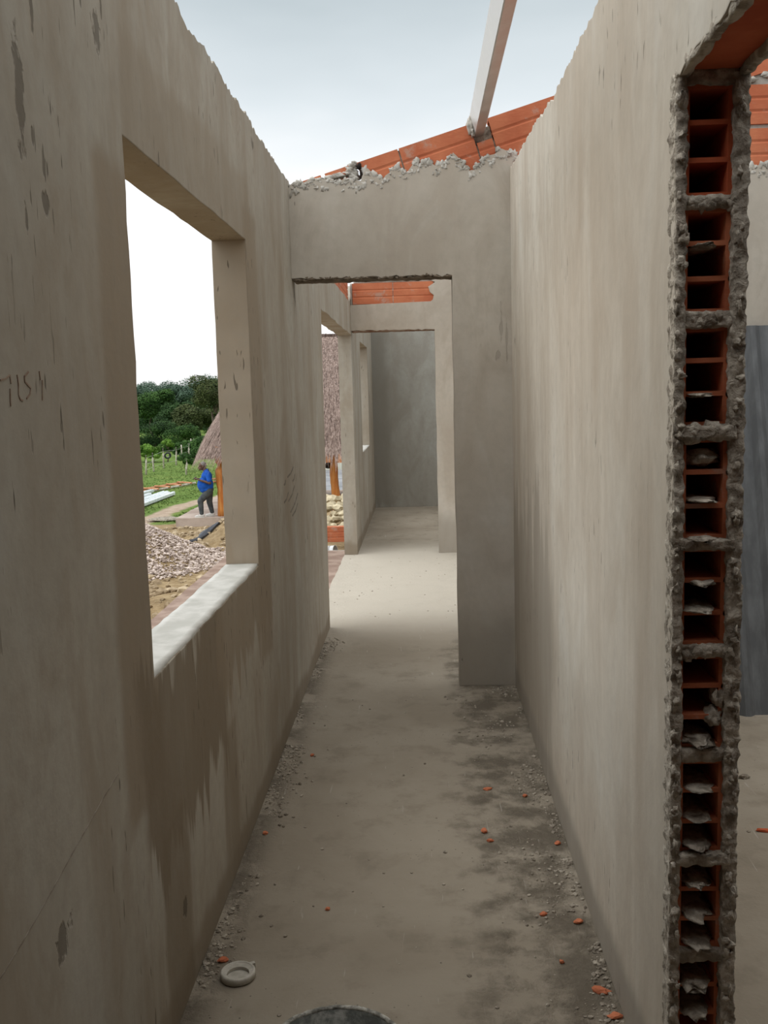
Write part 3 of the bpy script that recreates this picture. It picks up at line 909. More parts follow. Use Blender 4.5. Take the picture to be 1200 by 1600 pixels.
for s_ in (-1, 1):
    bm = bmesh.new()
    box(bm, s_ * 0.130 - 0.004, s_ * 0.130 + 0.010 * s_ + 0.004, -0.018, 0.018, 0.205, 0.235)
    link('handle_ear', bm, M['bucket'], bucket)
bm = bmesh.new()
tube(bm, [(0.142 * cos(a), -0.147 * sin(a), 0.222 - 0.15 * sin(a)) for a in [pi * i / 16 for i in range(17)]], 0.003, 6)
link('bail_handle', bm, M['galv'], bucket, smooth=True)

# ---- white plastic pipe end lying on the floor
cap = empty('pipe_fitting', (-0.523, 2.44, 0.0)); cap.scale = (1.08, 1.08, 1.0)
tag(cap, 'round off-white plastic pipe fitting lying on the floor by the left wall', 'pipe fitting')
M['pvc'] = simple('dusty_pvc', (0.40, 0.375, 0.32), (0.54, 0.51, 0.45), 30, 0.7, 0.2, 0.002, spec=0.3)
bm = bmesh.new()
lathe(bm, [(0.036, 0.0), (0.0435, 0.004), (0.0435, 0.018), (0.041, 0.021), (0.037, 0.021), (0.0355, 0.018), (0.0355, 0.008), (0.030, 0.006)], 40)
link('socket', bm, M['pvc'], cap, smooth=True)
bm = bmesh.new()
box(bm, 0.035, 0.050, 0.012, 0.022, 0.003, 0.019, Matrix.Rotation(0.5, 4, 'Z'))
link('lug', bm, M['pvc'], cap)
bm = bmesh.new()
rings_ = []
for rr_, ox, oy, z in ((0.0362, 0, 0, 0.010), (0.0362, 0, 0, 0.0195), (0.0275, 0.002, -0.0075, 0.0175), (0.0275, 0.002, -0.0075, 0.010)):
    rings_.append([bm.verts.new((ox + rr_ * cos(2 * pi * q / 36), oy + rr_ * sin(2 * pi * q / 36), z)) for q in range(36)])
for q in range(4):
    a, b = rings_[q], rings_[(q + 1) % 4]
    for w_ in range(36): bm.faces.new((a[w_], a[(w_ + 1) % 36], b[(w_ + 1) % 36], b[w_]))
bm2 = bmesh.new(); lathe(bm2, [(0.036, 0.001), (0.036, 0.0085)], 36); link('base_disc', bm2, M['pvc'], cap)
link('inner_lip', bm, M['pvc'], cap)

# ---- brick chips, each its own
def chip_mesh(name, seed, sx, sy, sz):
    bm = bmesh.new()
    bmesh.ops.create_icosphere(bm, subdivisions=2, radius=1)
    for v in bm.verts:
        n_ = noise.noise(v.co * 1.3 + Vector((seed * 3.3, 0, seed)))
        v.co = Vector((round(v.co.x * 1.6) / 1.6 * 0.5 + v.co.x * 0.5, v.co.y, max(-0.6, min(0.6, v.co.z)))) * (1 + 0.5 * n_)
        v.co.x *= sx; v.co.y *= sy; v.co.z = (v.co.z + 0.6) * sz
    return bm
chips = [
 (-0.577, 2.516, 0.015, 0.010, 0.5, 'small brick chip on the floor touching the white pipe fitting'),
 (-0.314, 2.782, 0.007, 0.006, 0.0, 'tiny brick crumb alone on the bare middle of the floor'),
 (0.193, 3.300, 0.010, 0.017, 0.2, 'upright oval brick chip mid floor, larger of the touching pair'),
 (0.208, 3.225, 0.011, 0.006, -0.3, 'slim brick chip lying just in front of the larger oval one'),
 (0.367, 3.598, 0.007, 0.009, 0.4, 'tiny orange brick crumb on the rough strip towards the right wall'),
 (0.230, 3.668, 0.019, 0.009, 0.05, 'flat brick chip farthest from the camera, short of the doorway pier'),
 (0.432, 2.372, 0.022, 0.012, -0.35, 'biggest bright orange brick chip at the foot of the right wall'),
 (0.448, 2.268, 0.018, 0.012, 0.2, 'orange brick chip nearest the camera against the right wall'),
 (0.425, 2.700, 0.014, 0.010, 0.2, 'dark red brick chip in the mortar droppings by the right wall'),
 (0.436, 3.200, 0.010, 0.010, 0.6, 'reddish brick crumb tight against the right wall half way to the pier'),
 (0.330, 2.745, 0.010, 0.008, 0.0, 'dull red brick crumb left of the dark red chip'),
 (-0.585, 3.30, 0.010, 0.008, 0.3, 'red brick crumb in the mortar droppings at the foot of the left wall'),
 (-0.500, 4.05, 0.009, 0.008, 0.9, 'red brick crumb on the floor left side, farthest from the camera'),
 (0.350, 2.500, 0.006, 0.006, 0.0, 'pinhead brick crumb on smooth floor near the right wall'),
]
for i, (x, y, sx, sy, rz, lb) in enumerate(chips):
    o = link('brick_chip', chip_mesh('c', i, sx, sy, 0.006 + 0.2 * sy), M['brick'])
    o.location = (x, y, 0.0); o.rotation_euler = (0, 0, rz)
    tag(o, lb, 'brick chip')
o = link('brick_chip', chip_mesh('c', 31, 0.032, 0.008, 0.009), M['brick_red']); o.location = (1.165, 3.28, 0); o.rotation_euler = (0, 0, -0.1)
tag(o, 'long red brick splinter on the floor of the right-hand room', 'brick chip')
o = link('dark_stone', chip_mesh('c', 33, 0.020, 0.014, 0.012), M['mortar']); o.location = (1.246, 3.753, 0)
tag(o, 'lone dark grey stone on the floor of the right-hand room', 'stone')
for i, (x, y) in enumerate(((1.07, 3.62), (1.13, 3.02))):
    pass

# ---- mortar crumbs: uncountable droppings along the foot of the walls
def crumbs(name, spots_, mat, label, cat, smin, smax, zf=None, sub=1):
    bm = bmesh.new()
    tmpl = []
    for q in range(6):
        t = bmesh.new(); bmesh.ops.create_icosphere(t, subdivisions=sub, radius=1)
        tmpl.append(([v.co * (1 + 0.45 * noise.noise(v.co * 1.5 + Vector((q * 9, 0, 0)))) for v in t.verts], [[v.index for v in f.verts] for f in t.faces]))
        t.free()
    rg = random.Random(len(spots_))
    for (x, y, z) in spots_:
        s_ = smin + (smax - smin) * rg.random() ** 2.5
        vs, fs = tmpl[rg.randrange(6)]
        rm = Matrix.Rotation(rg.random() * 6.28, 3, 'Z') @ Matrix.Diagonal((s_, s_ * rg.uniform(0.6, 1), s_ * rg.uniform(0.4, 0.8)))
        nv = [bm.verts.new(rm @ v + Vector((x, y, z + s_ * 0.25))) for v in vs]
        for f in fs: bm.faces.new([nv[i] for i in f])
    o = link(name, bm, mat); tag(o, label, cat, kind='stuff'); return o
rg = random.Random(5)
sp = []
def patchy(x, y, t=0.0): return noise.noise(Vector((x * 6, y * 3, 1.7))) > t
while len(sp) < 2600:
    y = rg.uniform(1.6, 6.3)
    if rg.random() < 0.5:
        x = XL + abs(rg.gauss(0, 0.035)) + 0.004
        if y > 3.0: x = XL + abs(rg.gauss(0, 0.055)) + 0.004
    else:
        if y > 5.0: continue
        x = XR - abs(rg.gauss(0, 0.05 + 0.03 * (y > 2.6) + 0.05 * (3.9 < y < 4.9))) - 0.004
    if patchy(x, y, -0.05): sp.append((x, y, 0.0))
crumbs('mortar_crumbs', sp, M['mortar'], 'grey mortar crumbs and droppings strewn along the foot of the corridor walls', 'debris', 0.0015, 0.009)
sp = [(rg.uniform(0.62, 2.6), rg.uniform(1.7, 4.6), 0) for _ in range(260)] + [(rg.uniform(-0.7, 0.3), rg.uniform(6.6, 12.8), 0) for _ in range(190)] + \
     [(rg.uniform(-0.6, 0.4), rg.uniform(2.0, 5.0), 0) for _ in range(150)]
sp = [p for p in sp if not (P1 - 0.02 < p[1] < P1B + 0.02 and p[0] > 0.15) and not (P2 - 0.03 < p[1] < P2B + 0.03 and (p[0] > 0.13 or p[0] < XL + 0.02)) and not (p[1] > P2 and p[0] < XL + 0.02)]
crumbs('floor_grit', sp, M['mortar'], 'scattered grit on the swept floor of the rooms', 'debris', 0.0015, 0.008)

# ================================================================== OUTSIDE, NEAR
# gravel heap
rg = random.Random(11)
sp = []
while len(sp) < 17000:
    x = rg.uniform(-9.0, -3.0); y = rg.uniform(13.6, 21.6)
    if heap(0, x, y) > 0.03 + 0.05 * rg.random(): sp.append((x, y, height(x, y) + 0.01))
k = NT('gravel_stone', 0.95, 0, 0.1)
n = k.noise(9, 2, 0.5); k.color(k.mix(k.step(n, 0.38, 0.62), (0.30, 0.235, 0.20), (0.66, 0.56, 0.50)))
M['gravel'] = k.m
crumbs('gravel_heap', sp, M['gravel'], 'heap of pale pinkish gravel outside the window', 'gravel', 0.016, 0.042)
# clods in the dug strip between the gravel and the hut
sp = []
while len(sp) < 1100:
    x = rg.uniform(-8.6, -2.2); y = rg.uniform(20.5, 28.5)
    if noise.noise(Vector((x, y, 4))) > -0.15: sp.append((x, y, height(x, y) + 0.01))
for _ in range(420):
    x = rg.uniform(-4.6, -1.9); y = rg.uniform(9.5, 15.5); sp.append((x, y, height(x, y)))
M['clod'] = simple('clod', (0.20, 0.14, 0.08), (0.50, 0.40, 0.27), 3, 1, 0.5, 0.03)
crumbs('dirt_clods', sp, M['clod'], 'broken yellowish earth clods on the dug ground before the thatched hut', 'soil', 0.02, 0.11)
# grass tufts
bm = bmesh.new()
for _ in range(9000):
    y = 30.5 + 34 * rg.random() ** 1.3
    x = -0.20 * y + rg.uniform(-0.16, 0.08) * y
    z = height(x, y)
    pdv = abs(x + 9.0 - 0.22 * max(0, y - 36))
    if pdv < 0.65 or (y < 50.5 and x > -7.0) or (y < 33.5 and x < -8.9): continue
    hh = rg.uniform(0.03, 0.09); a = rg.random() * 6.28
    for q in range(3):
        b = a + q * 2.1
        d = Vector((cos(b), sin(b), 0)) * 0.035
        t = Vector((rg.uniform(-0.06, 0.06), rg.uniform(-0.06, 0.06), hh))
        p = Vector((x, y, z - 0.02)) + d
        n_ = Vector((-sin(b), cos(b), 0)) * 0.03
        v = [bm.verts.new(p - n_), bm.verts.new(p + n_), bm.verts.new(p + t)]
        bm.faces.new(v)
M['blade'] = simple('grass_blade', (0.085, 0.15, 0.035), (0.19, 0.26, 0.075), 0.8, 0.9, 0)
g_ = link('grass_tufts', bm, M['blade']); tag(g_, 'short green grass covering the field behind the hut', 'grass', kind='stuff')

# rubble stones outside the tall opening
rock_me = []
M['rock'] = simple('rubble', (0.30, 0.24, 0.15), (0.62, 0.54, 0.38), 4, 1, 0.5, 0.02)
protos = []
for q in range(5):
    bm = bmesh.new(); blob(bm, (0, 0, 0.55), (1, 0.8, 0.6), 0.35, q + 2, 2, 1.2)
    protos.append(bm)
rocks = []
def rock(x, y, z, s_, q):
    if q < len(rocks):
        o = rocks[q].copy(); COL.objects.link(o)
    else:
        o = link('rubble_stone', protos[q], M['rock']); rocks.append(o)
    o.location = (x, y, z); o.scale = (s_, s_, s_); o.rotation_euler = (0, 0, rg.random() * 6)
    tag(o, 'yellowish rubble stone in the pile beyond the low brick, seen past the tall opening', 'stone', 'rubble stones piled outside the tall opening')
n_r = 0
for row in range(9):
    for c_ in range(8):
        y = 13.5 + row * 0.28; x = -1.92 + c_ * 0.135 + 0.06 * (row % 2) - 0.03 * row
        rock(x + rg.uniform(-0.03, 0.03), y, height(x, y, False) - 0.03 + min(row, 5) * 0.055, rg.uniform(0.065, 0.11), n_r if n_r < 5 else n_r % 5)
        n_r += 1
# low brick block and a tin lying in front of it
lb_ = link('hollow_brick', grooved_brick(0.60, 0.20, 0.12), M['brick']); lb_.location = (-1.45, 12.2, -0.32)
tag(lb_, 'orange clay blocks laid as a low kerb on the ground outside the tall opening', 'brick')
tin = empty('paint_tin', (-1.08, 11.05, -0.245))
tin.rotation_euler = (R(84), 0, R(70))
tag(tin, 'white tin lying on its side on the ground outside the tall opening', 'tin')
M['tin'] = simple('white_tin', (0.55, 0.56, 0.57), (0.72, 0.73, 0.74), 12, 0.5, 0.1)
bm = bmesh.new()
lathe(bm, [(0.062, -0.08), (0.066, -0.076), (0.066, 0.076), (0.070, 0.08), (0.062, 0.08), (0.061, -0.06)], 28)
link('tin_body', bm, M['tin'], tin, smooth=True)
bm = bmesh.new(); lathe(bm, [(0.0665, -0.03), (0.068, -0.028), (0.068, 0.028), (0.0665, 0.03)], 28)
link('tin_band', bm, simple('tin_band', (0.38, 0.37, 0.37), (0.5, 0.5, 0.5), 9, 0.6, 0), tin, smooth=True)
for i, (x, y, s_, l_) in enumerate(((-0.98, 10.98, 0.04, 'reddish brick shard beside the white tin'), (-1.05, 9.15, 0.03, 'red brick shard on the brown porch strip'))):
    o = link('brick_shard', chip_mesh('s', 50 + i, s_, s_ * 0.6, 0.03), M['brick_red']); o.location = (x, y, -0.30 if i == 0 else -0.132)
    tag(o, l_, 'brick chip')

# black plastic film lying on the dirt bank
bm = bmesh.new()
path_ = [(-5.55, 22.2, 0.06), (-5.35, 22.7, 0.09), (-5.25, 23.1, 0.12), (-5.12, 23.6, 0.16), (-5.0, 24.1, 0.20), (-4.85, 24.6, 0.18), (-4.7, 25.0, 0.12)]
rows = []
for i, (x, y, w_) in enumerate(path_):
    r_ = []
    for j in range(7):
        t = j / 6 * 2 - 1
        xx, yy = x + t * w_ * 0.9, y - t * w_ * 0.6
        r_.append(Vector((xx, yy, height(xx, yy) + 0.05 + 0.05 * (1 - t * t) + 0.03 * noise.noise(Vector((xx * 9, yy * 9, 0))))))
    rows.append(r_)
top = [[bm.verts.new(p) for p in r_] for r_ in rows]; bot = [[bm.verts.new(p - Vector((0, 0, 0.05))) for p in r_] for r_ in rows]
for a, b, fl in ((top, top, 0), (bot, bot, 1)):
    for i in range(len(rows) - 1):
        for j in range(6):
            f = (a[i][j], a[i][j + 1], a[i + 1][j + 1], a[i + 1][j]); bm.faces.new(f if fl == 0 else f[::-1])
for i in range(len(rows) - 1):
    bm.faces.new((top[i][0], top[i + 1][0], bot[i + 1][0], bot[i][0])); bm.faces.new((top[i][6], bot[i][6], bot[i + 1][6], top[i + 1][6]))
bm.faces.new([*top[0], *bot[0][::-1]]); bm.faces.new([*top[-1][::-1], *bot[-1]])
M['film'] = simple('black_film', (0.012, 0.014, 0.022), (0.03, 0.035, 0.05), 12, 0.45, 0.6, 0.02, spec=0.5)
f_ = link('black_plastic', bm, M['film']); tag(f_, 'crumpled black plastic film lying on the earth bank below the hut platform', 'plastic film')

# ================================================================== HUT
HZ = -2.05
hut = empty('thatched_hut', (-3.3, 32.6, HZ))
tag(hut, 'open thatched hut with a steep straw roof on round orange wooden posts', 'hut')
def hutpart(name, bm, mat, smooth=False):
    o = link(name, bm, mat, hut, smooth)
    o.matrix_parent_inverse = Matrix.Translation((3.3, -32.6, -HZ)); return o
bm = bmesh.new()
rough_box(bm, -7.45, 1.2, 29.0, 36.6, HZ - 0.6, HZ, 0.35, 0.015, seed=4, freq=1.5)
pf = link('hut_platform', bm, simple('platform_cement', (0.36, 0.28, 0.235), (0.50, 0.41, 0.35), 1.2, 0.95, 0.3, 0.02)); tag(pf, 'low pale cement platform under the thatched hut', 'platform')
k = NT('orange_wood', 0.6, 0, 0.35)
n = k.noise(3, 5, 0.6, vec=(4, 4, 0.5)); k.color(k.mix(k.step(n, 0.35, 0.7), (0.50, 0.155, 0.030), (0.66, 0.30, 0.08))); k.bump(n, 0.3, 0.02)
M['post'] = k.m
for i, (x, y) in enumerate(((-6.09, 29.4), (-2.62, 29.4), (0.6, 29.5), (-6.0, 35.8), (-2.6, 35.8), (0.6, 35.8))):
    bm = bmesh.new()
    rg2 = random.Random(i)
    tube(bm, [(x + 0.03 * sin(q * 0.7 + i), y + 0.03 * cos(q * 0.9), HZ + 0.235 * q) for q in range(10)], [(0.165 if i == 0 else 0.14) - 0.003 * q + 0.003 * sin(q * 1.3) for q in range(10)], 14)
    hutpart('post', bm, M['post'], True)
bm = bmesh.new(); tube(bm, [(-2.33, 29.75, HZ + 0.25 * q) for q in range(9)], 0.085, 12)
hutpart('post', bm, simple('charred_wood', (0.035, 0.018, 0.012), (0.075, 0.035, 0.022), 4, 0.8, 0.3), True)['label'] = 'slim dark post beside the orange one'
bm = bmesh.new()
for x0, x1, y in ((-6.15, 0.7, 29.4), (-6.15, 0.7, 35.8)):
    tube(bm, [(x0, y, HZ + 2.0), (x1, y, HZ + 2.0)], 0.09, 10)
for x in (-6.0, -2.62, 0.6):
    tube(bm, [(x, 29.4, HZ + 2.1), (x, 35.8, HZ + 2.1)], 0.09, 10)
hutpart('roof_beams', bm, simple('dark_beam', (0.10, 0.045, 0.022), (0.17, 0.08, 0.04), 4, 0.8, 0.2))
# roof shell: rings from eave to ridge
EZ, RZ = HZ + 1.86, 3.42
cx, cy, hx, hy = -3.0, 32.4, 4.05, 3.75
def roof_pt(t, a):
    """t 0 eave .. 1 ridge; a angle around"""
    f = 1 - t
    bulge = 0.085 * sin(pi * min(1, t * 1.15))
    ex_x = 1.25 + (hx - 1.25) * (f + bulge); ex_y = 0.06 + (hy - 0.06) * (f + bulge)
    c_, s_ = cos(a), sin(a)
    n_ = 3.6
    r_ = (abs(c_) ** n_ + abs(s_) ** n_) ** (-1 / n_)
    return Vector((cx + ex_x * c_ * r_, cy + ex_y * s_ * r_, EZ + (RZ - EZ) * t ** 0.92))
bm = bmesh.new()
NA, NTT = 96, 16
rings = []
for i in range(NTT + 1):
    rings.append([bm.verts.new(roof_pt(i / NTT, 2 * pi * j / NA) + Vector((0, 0, 0.05 * noise.noise(Vector((j * 0.7, i * 0.8, 0)))))) for j in range(NA)])
under = [bm.verts.new(roof_pt(0.02, 2 * pi * j / NA) * 1.0 + Vector((0, 0, -0.02)) + (Vector((cx, cy, 0)) - roof_pt(0, 2 * pi * j / NA)) .to_2d().to_3d() * 0.10) for j in range(NA)]
for a, b in zip(rings, rings[1:]):
    for j in range(NA): bm.faces.new((a[j], a[(j + 1) % NA], b[(j + 1) % NA], b[j]))
for j in range(NA): bm.faces.new((under[j], under[(j + 1) % NA], rings[0][(j + 1) % NA], rings[0][j]))
bm.faces.new(rings[-1]); 
k = NT('thatch', 1.0, 0, 0.05)
n = k.noise(2.5, 5, 0.7, vec=(6, 6, 1.4)); n2 = k.noise(1.2, 3, 0.6)
c = k.mix(k.step(n, 0.35, 0.68), (0.115, 0.080, 0.066), (0.36, 0.275, 0.24)); c = k.mix(k.step(n2, 0.5, 0.7, 0, 0.35), c, (0.42, 0.34, 0.29))
k.color(c); k.bump(n, 0.9, 0.06)
M['thatch'] = k.m
k = NT('thatch_straw', 0.9, 0, 0.15)
n = k.noise(7, 3, 0.6, vec=(3, 3, 1)); c = k.mix(k.step(n, 0.35, 0.66), (0.20, 0.14, 0.115), (0.44, 0.34, 0.295)); k.color(c)
M['straw'] = k.m
roof = hutpart('thatch_roof', bm, M['thatch'], True)
bm = bmesh.new()
rs_ = random.Random(2)
def straw(t, a, L, w):
    p = roof_pt(t, a); q = roof_pt(max(0, t - 0.06), a)
    d = (q - p)
    if d.length < 1e-3: d = Vector((0, 0, -1))
    if t < 0.06: d = (roof_pt(0, a) - roof_pt(0.06, a))
    d.normalize()
    side = Vector((-sin(a), cos(a), 0)); nrm_ = d.cross(side).normalized()
    if nrm_.z < 0: nrm_ = -nrm_
    d = (d + side * rs_.uniform(-0.09, 0.09) + nrm_ * rs_.uniform(-0.02, 0.05)).normalized()
    p = p + nrm_ * 0.03
    if rs_.random() < 0.5: side = (side + nrm_ * rs_.uniform(-0.6, 0.6)).normalized()
    v = [bm.verts.new(p - side * w), bm.verts.new(p + side * w), bm.verts.new(p + d * L + nrm_ * 0.03)]
    bm.faces.new(v)
for _ in range(26000):
    straw(rs_.random() ** 1.05, rs_.uniform(pi * 0.75, pi * 2.05), rs_.uniform(0.25, 0.75), rs_.uniform(0.007, 0.016))
for _ in range(5200):
    straw(rs_.uniform(0, 0.05), rs_.uniform(0, 2 * pi), rs_.uniform(0.12, 0.27), rs_.uniform(0.012, 0.03))
hutpart('thatch_straw', bm, M['straw'])
bm = bmesh.new()
for s_ in range(60):
    x = cx - 1.35 + 2.7 * s_ / 59
    box(bm, x - 0.03, x + 0.03, cy - 0.14, cy + 0.14, RZ - 0.06, RZ + 0.07 + 0.012 * rs_.random())
hutpart('ridge_cap', bm, M['thatch'])

bm = bmesh.new(); rough_box(bm, -6.6, 4.0, 36.7, 50.5, -2.9, -2.36, 0.9, 0.01, seed=2, freq=1)
y_ = link('path', bm, simple('yard_cement', (0.20, 0.205, 0.215), (0.30, 0.305, 0.315), 1.0, 0.9, 0.2, 0.02)); tag(y_, kind='structure')
# ---- hanging lamp under the hut's eave, seen through the tall opening
lamp = empty('hanging_lantern', (-2.96, 31.0, HZ + 1.42)); tag(lamp, 'small dark lantern hanging under the eave of the thatched hut', 'lamp')
bm = bmesh.new(); tube(bm, [(0, 0, 0), (0, 0, 0.62)], 0.012, 6); link('hook_rod', bm, M['matt_black'], lamp)
bm = bmesh.new(); lathe(bm, [(0.02, -0.18), (0.09, -0.16), (0.12, -0.08), (0.08, 0.0), (0.02, 0.02)], 16); link('lantern_body', bm, M['matt_black'], lamp, smooth=True)
bm = bmesh.new(); tube(bm, [(0.0, 0, -0.02), (0.18, 0, 0.0), (0.2, 0, -0.14), (0.06, 0, -0.12)], 0.012, 6); link('bracket', bm, M['matt_black'], lamp)

# far painted house past the hut
house = empty('far_house', (-4.85, 52.0, height(-4.85, 52, False))); tag(house, 'distant low house with an orange wall and white trim beyond the hut posts', 'house')
M['orange'] = simple('orange_paint', (0.52, 0.20, 0.075), (0.60, 0.26, 0.11), 2, 0.9, 0.1); M['white'] = simple('white_paint', (0.66, 0.65, 0.60), (0.78, 0.77, 0.72), 2, 0.9, 0.1)
bm = bmesh.new(); box(bm, -2.6, 3.4, 0, 5, 0.0, 2.4); link('house_wall', bm, M['orange'], house)
bm = bmesh.new(); box(bm, -2.7, 3.5, -0.1, 0.0, 0.0, 0.55); link('white_plinth', bm, M['white'], house)
bm = bmesh.new(); box(bm, -0.48, -0.26, -0.1, 0.0, 0.56, 2.3); link('white_pilaster', bm, M['white'], house)
bm = bmesh.new(); slab(bm, [(-3.1, 2.4), (3.9, 2.4), (0.4, 3.7)], [], PY, -0.5, 5.4); link('house_roof', bm, simple('dark_roof', (0.09, 0.08, 0.075), (0.15, 0.13, 0.12), 3, 0.9, 0.2), house)

# ================================================================== PERSON
def capsule(bm, a, b, ra, rb, seg=12):
    a, b = Vector(a), Vector(b)
    d = b - a; L = d.length or 1e-6; d = d / L
    prof = []
    for i in range(5):
        t = pi / 2 * i / 4
        prof.append((-ra * cos(t), ra * sin(t) if i else 0.0006))
    for i in range(5):
        t = pi / 2 * i / 4
        prof.append((L + rb * sin(t), rb * cos(t) if i < 4 else 0.0006))
    u = d.cross(Vector((0, 0, 1)))
    if u.length < 1e-3: u = d.cross(Vector((1, 0, 0)))
    u.normalize(); w = d.cross(u)
    rings = [[bm.verts.new(a + d * s_ + (u * cos(q) + w * sin(q)) * r_) for q in [2 * pi * j / seg for j in range(seg)]] for s_, r_ in prof]
    for p, q in zip(rings, rings[1:]):
        for j in range(seg): bm.faces.new((p[j], p[(j + 1) % seg], q[(j + 1) % seg], q[j]))
    bm.faces.new(rings[0][::-1]); bm.faces.new(rings[-1])
def ell(bm, c, s, rx=0, ry=0, rz=0):
    r = bmesh.ops.create_icosphere(bm, subdivisions=3, radius=1.0)
    m = Matrix.Translation(c) @ Matrix.Rotation(rz, 4, 'Z') @ Matrix.Rotation(ry, 4, 'Y') @ Matrix.Rotation(rx, 4, 'X') @ Matrix.Diagonal((*s, 1))
    for v in r['verts']: v.co = m @ v.co
def fused(name, bm, mat, parent, voxel=0.009, smooth_it=4):
    o = link(name, bm, mat, parent, smooth=True)
    m = o.modifiers.new('remesh', 'REMESH'); m.mode = 'VOXEL'; m.voxel_size = voxel; m.use_smooth_shade = True
    if smooth_it:
        s_ = o.modifiers.new('smooth', 'SMOOTH'); s_.factor = 0.5; s_.iterations = smooth_it
    return o
person = empty('person', (-6.57, 29.27, HZ), R(14))
tag(person, 'person in blue polo shirt, grey trousers and white shoes looking down at a phone', 'person')
M['skin'] = simple('brown_skin', (0.085, 0.042, 0.028), (0.125, 0.065, 0.042), 12, 0.55, 0.05, 0.002, spec=0.4, obj=True)
M['polo'] = simple('blue_polo', (0.008, 0.070, 0.36), (0.016, 0.105, 0.48), 6, 0.85, 0.3, 0.01, obj=True)
M['trouser'] = simple('grey_trousers', (0.050, 0.057, 0.062), (0.095, 0.105, 0.108), 5, 0.9, 0.3, 0.01, obj=True)
M['shoe'] = simple('white_shoe', (0.62, 0.60, 0.57), (0.75, 0.73, 0.70), 12, 0.7, 0.1, 0.003, obj=True)
# local frame: faces -X, +Y is his right (far side); z up
HIP = {1: Vector((0.10, 0.10, 0.80)), -1: Vector((0.09, -0.10, 0.80))}
KNEE = {1: Vector((0.12, 0.11, 0.44)), -1: Vector((-0.155, -0.12, 0.50))}
ANK = {1: Vector((0.185, 0.11, 0.09)), -1: Vector((-0.135, -0.13, 0.09))}
SH = {1: Vector((0.10, 0.20, 1.335)), -1: Vector((0.10, -0.20, 1.335))}
EL = {1: Vector((0.10, 0.29, 1.07)), -1: Vector((0.15, -0.29, 1.04))}
WR = {1: Vector((-0.19, 0.10, 1.15)), -1: Vector((-0.175, -0.165, 1.145))}
HEADC = Vector((-0.035, 0, 1.535))
bm = bmesh.new()
ell(bm, (0.085, 0, 0.84), (0.15, 0.175, 0.14))
ell(bm, (0.04, 0, 1.0), (0.19, 0.18, 0.20))
ell(bm, (0.075, 0, 1.24), (0.135, 0.19, 0.17))
capsule(bm, (0.075, 0, 1.34), (0.0, 0, 1.47), 0.066, 0.058)
ell(bm, HEADC + Vector((0.0, 0, 0.03)), (0.098, 0.079, 0.092), ry=-0.2)     # cranium
ell(bm, HEADC + Vector((-0.045, 0, -0.045)), (0.062, 0.062, 0.078), ry=0.55)  # face and jaw
ell(bm, HEADC + Vector((-0.072, 0, -0.098)), (0.027, 0.035, 0.020))           # chin
capsule(bm, HEADC + Vector((-0.092, 0, 0.005)), HEADC + Vector((-0.121, 0, -0.038)), 0.010, 0.014)  # nose
for s_ in (-1, 1):
    ell(bm, HEADC + Vector((0.010, s_ * 0.079, -0.012)), (0.020, 0.010, 0.031), ry=-0.3)     # ears
    ell(bm, HEADC + Vector((-0.078, s_ * 0.030, 0.022)), (0.018, 0.024, 0.010), ry=-0.3)      # brow
    ell(bm, HEADC + Vector((-0.085, s_ * 0.012, -0.072)), (0.017, 0.020, 0.007))             # lips
    capsule(bm, SH[s_], EL[s_], 0.060, 0.045)
    capsule(bm, EL[s_], WR[s_], 0.044, 0.028)
    capsule(bm, HIP[s_], KNEE[s_], 0.095, 0.060)
    capsule(bm, KNEE[s_], ANK[s_], 0.060, 0.040)
    capsule(bm, ANK[s_], ANK[s_] + Vector((-0.13, s_ * 0.01, -0.055)), 0.040, 0.028)
    # hand: palm, four fingers curling round the phone, thumb
    pc = WR[s_] + Vector((-0.055, -s_ * 0.045, 0.020))
    ell(bm, pc, (0.046, 0.030, 0.020), ry=0.2, rz=s_ * 0.5)
    for q in range(4):
        b0 = pc + Vector((-0.030 + 0.006 * q, -s_ * (0.010 + 0.004 * q), 0.012 - 0.013 * q))
        ln = (0.030, 0.034, 0.031, 0.024)[q]
        b1 = b0 + Vector((-ln, -s_ * 0.006, 0.004)); b2 = b1 + Vector((-0.008, -s_ * 0.020, 0.004))
        capsule(bm, b0, b1, 0.0095, 0.0085, 8); capsule(bm, b1, b2, 0.0085, 0.0075, 8)
    t0 = pc + Vector((0.008, -s_ * 0.018, 0.014)); t1 = t0 + Vector((-0.028, -s_ * 0.010, 0.018)); t2 = t1 + Vector((-0.026, -s_ * 0.004, 0.004))
    capsule(bm, t0, t1, 0.012, 0.010, 8); capsule(bm, t1, t2, 0.010, 0.0085, 8)
for v in bm.verts:
    if v.co.z > 1.435: v.co = HEADC + (v.co - HEADC) * 1.13
fused('body', bm, M['skin'], person, 0.0065, 3)
# short grey hair cap, eyes
bm = bmesh.new(); ell(bm, HEADC + Vector((0.012, 0, 0.050)), (0.106, 0.092, 0.095), ry=-0.25)
fused('hair', bm, simple('grey_hair', (0.14, 0.12, 0.11), (0.26, 0.24, 0.23), 40, 0.95, 0.4, 0.003, obj=True), person, 0.008, 2)
for s_ in (-1, 1):
    bm = bmesh.new(); ell(bm, HEADC + Vector((-0.106, s_ * 0.033, -0.002)), (0.010, 0.013, 0.008)); link('eye', bm, M['matt_black'], person, smooth=True)
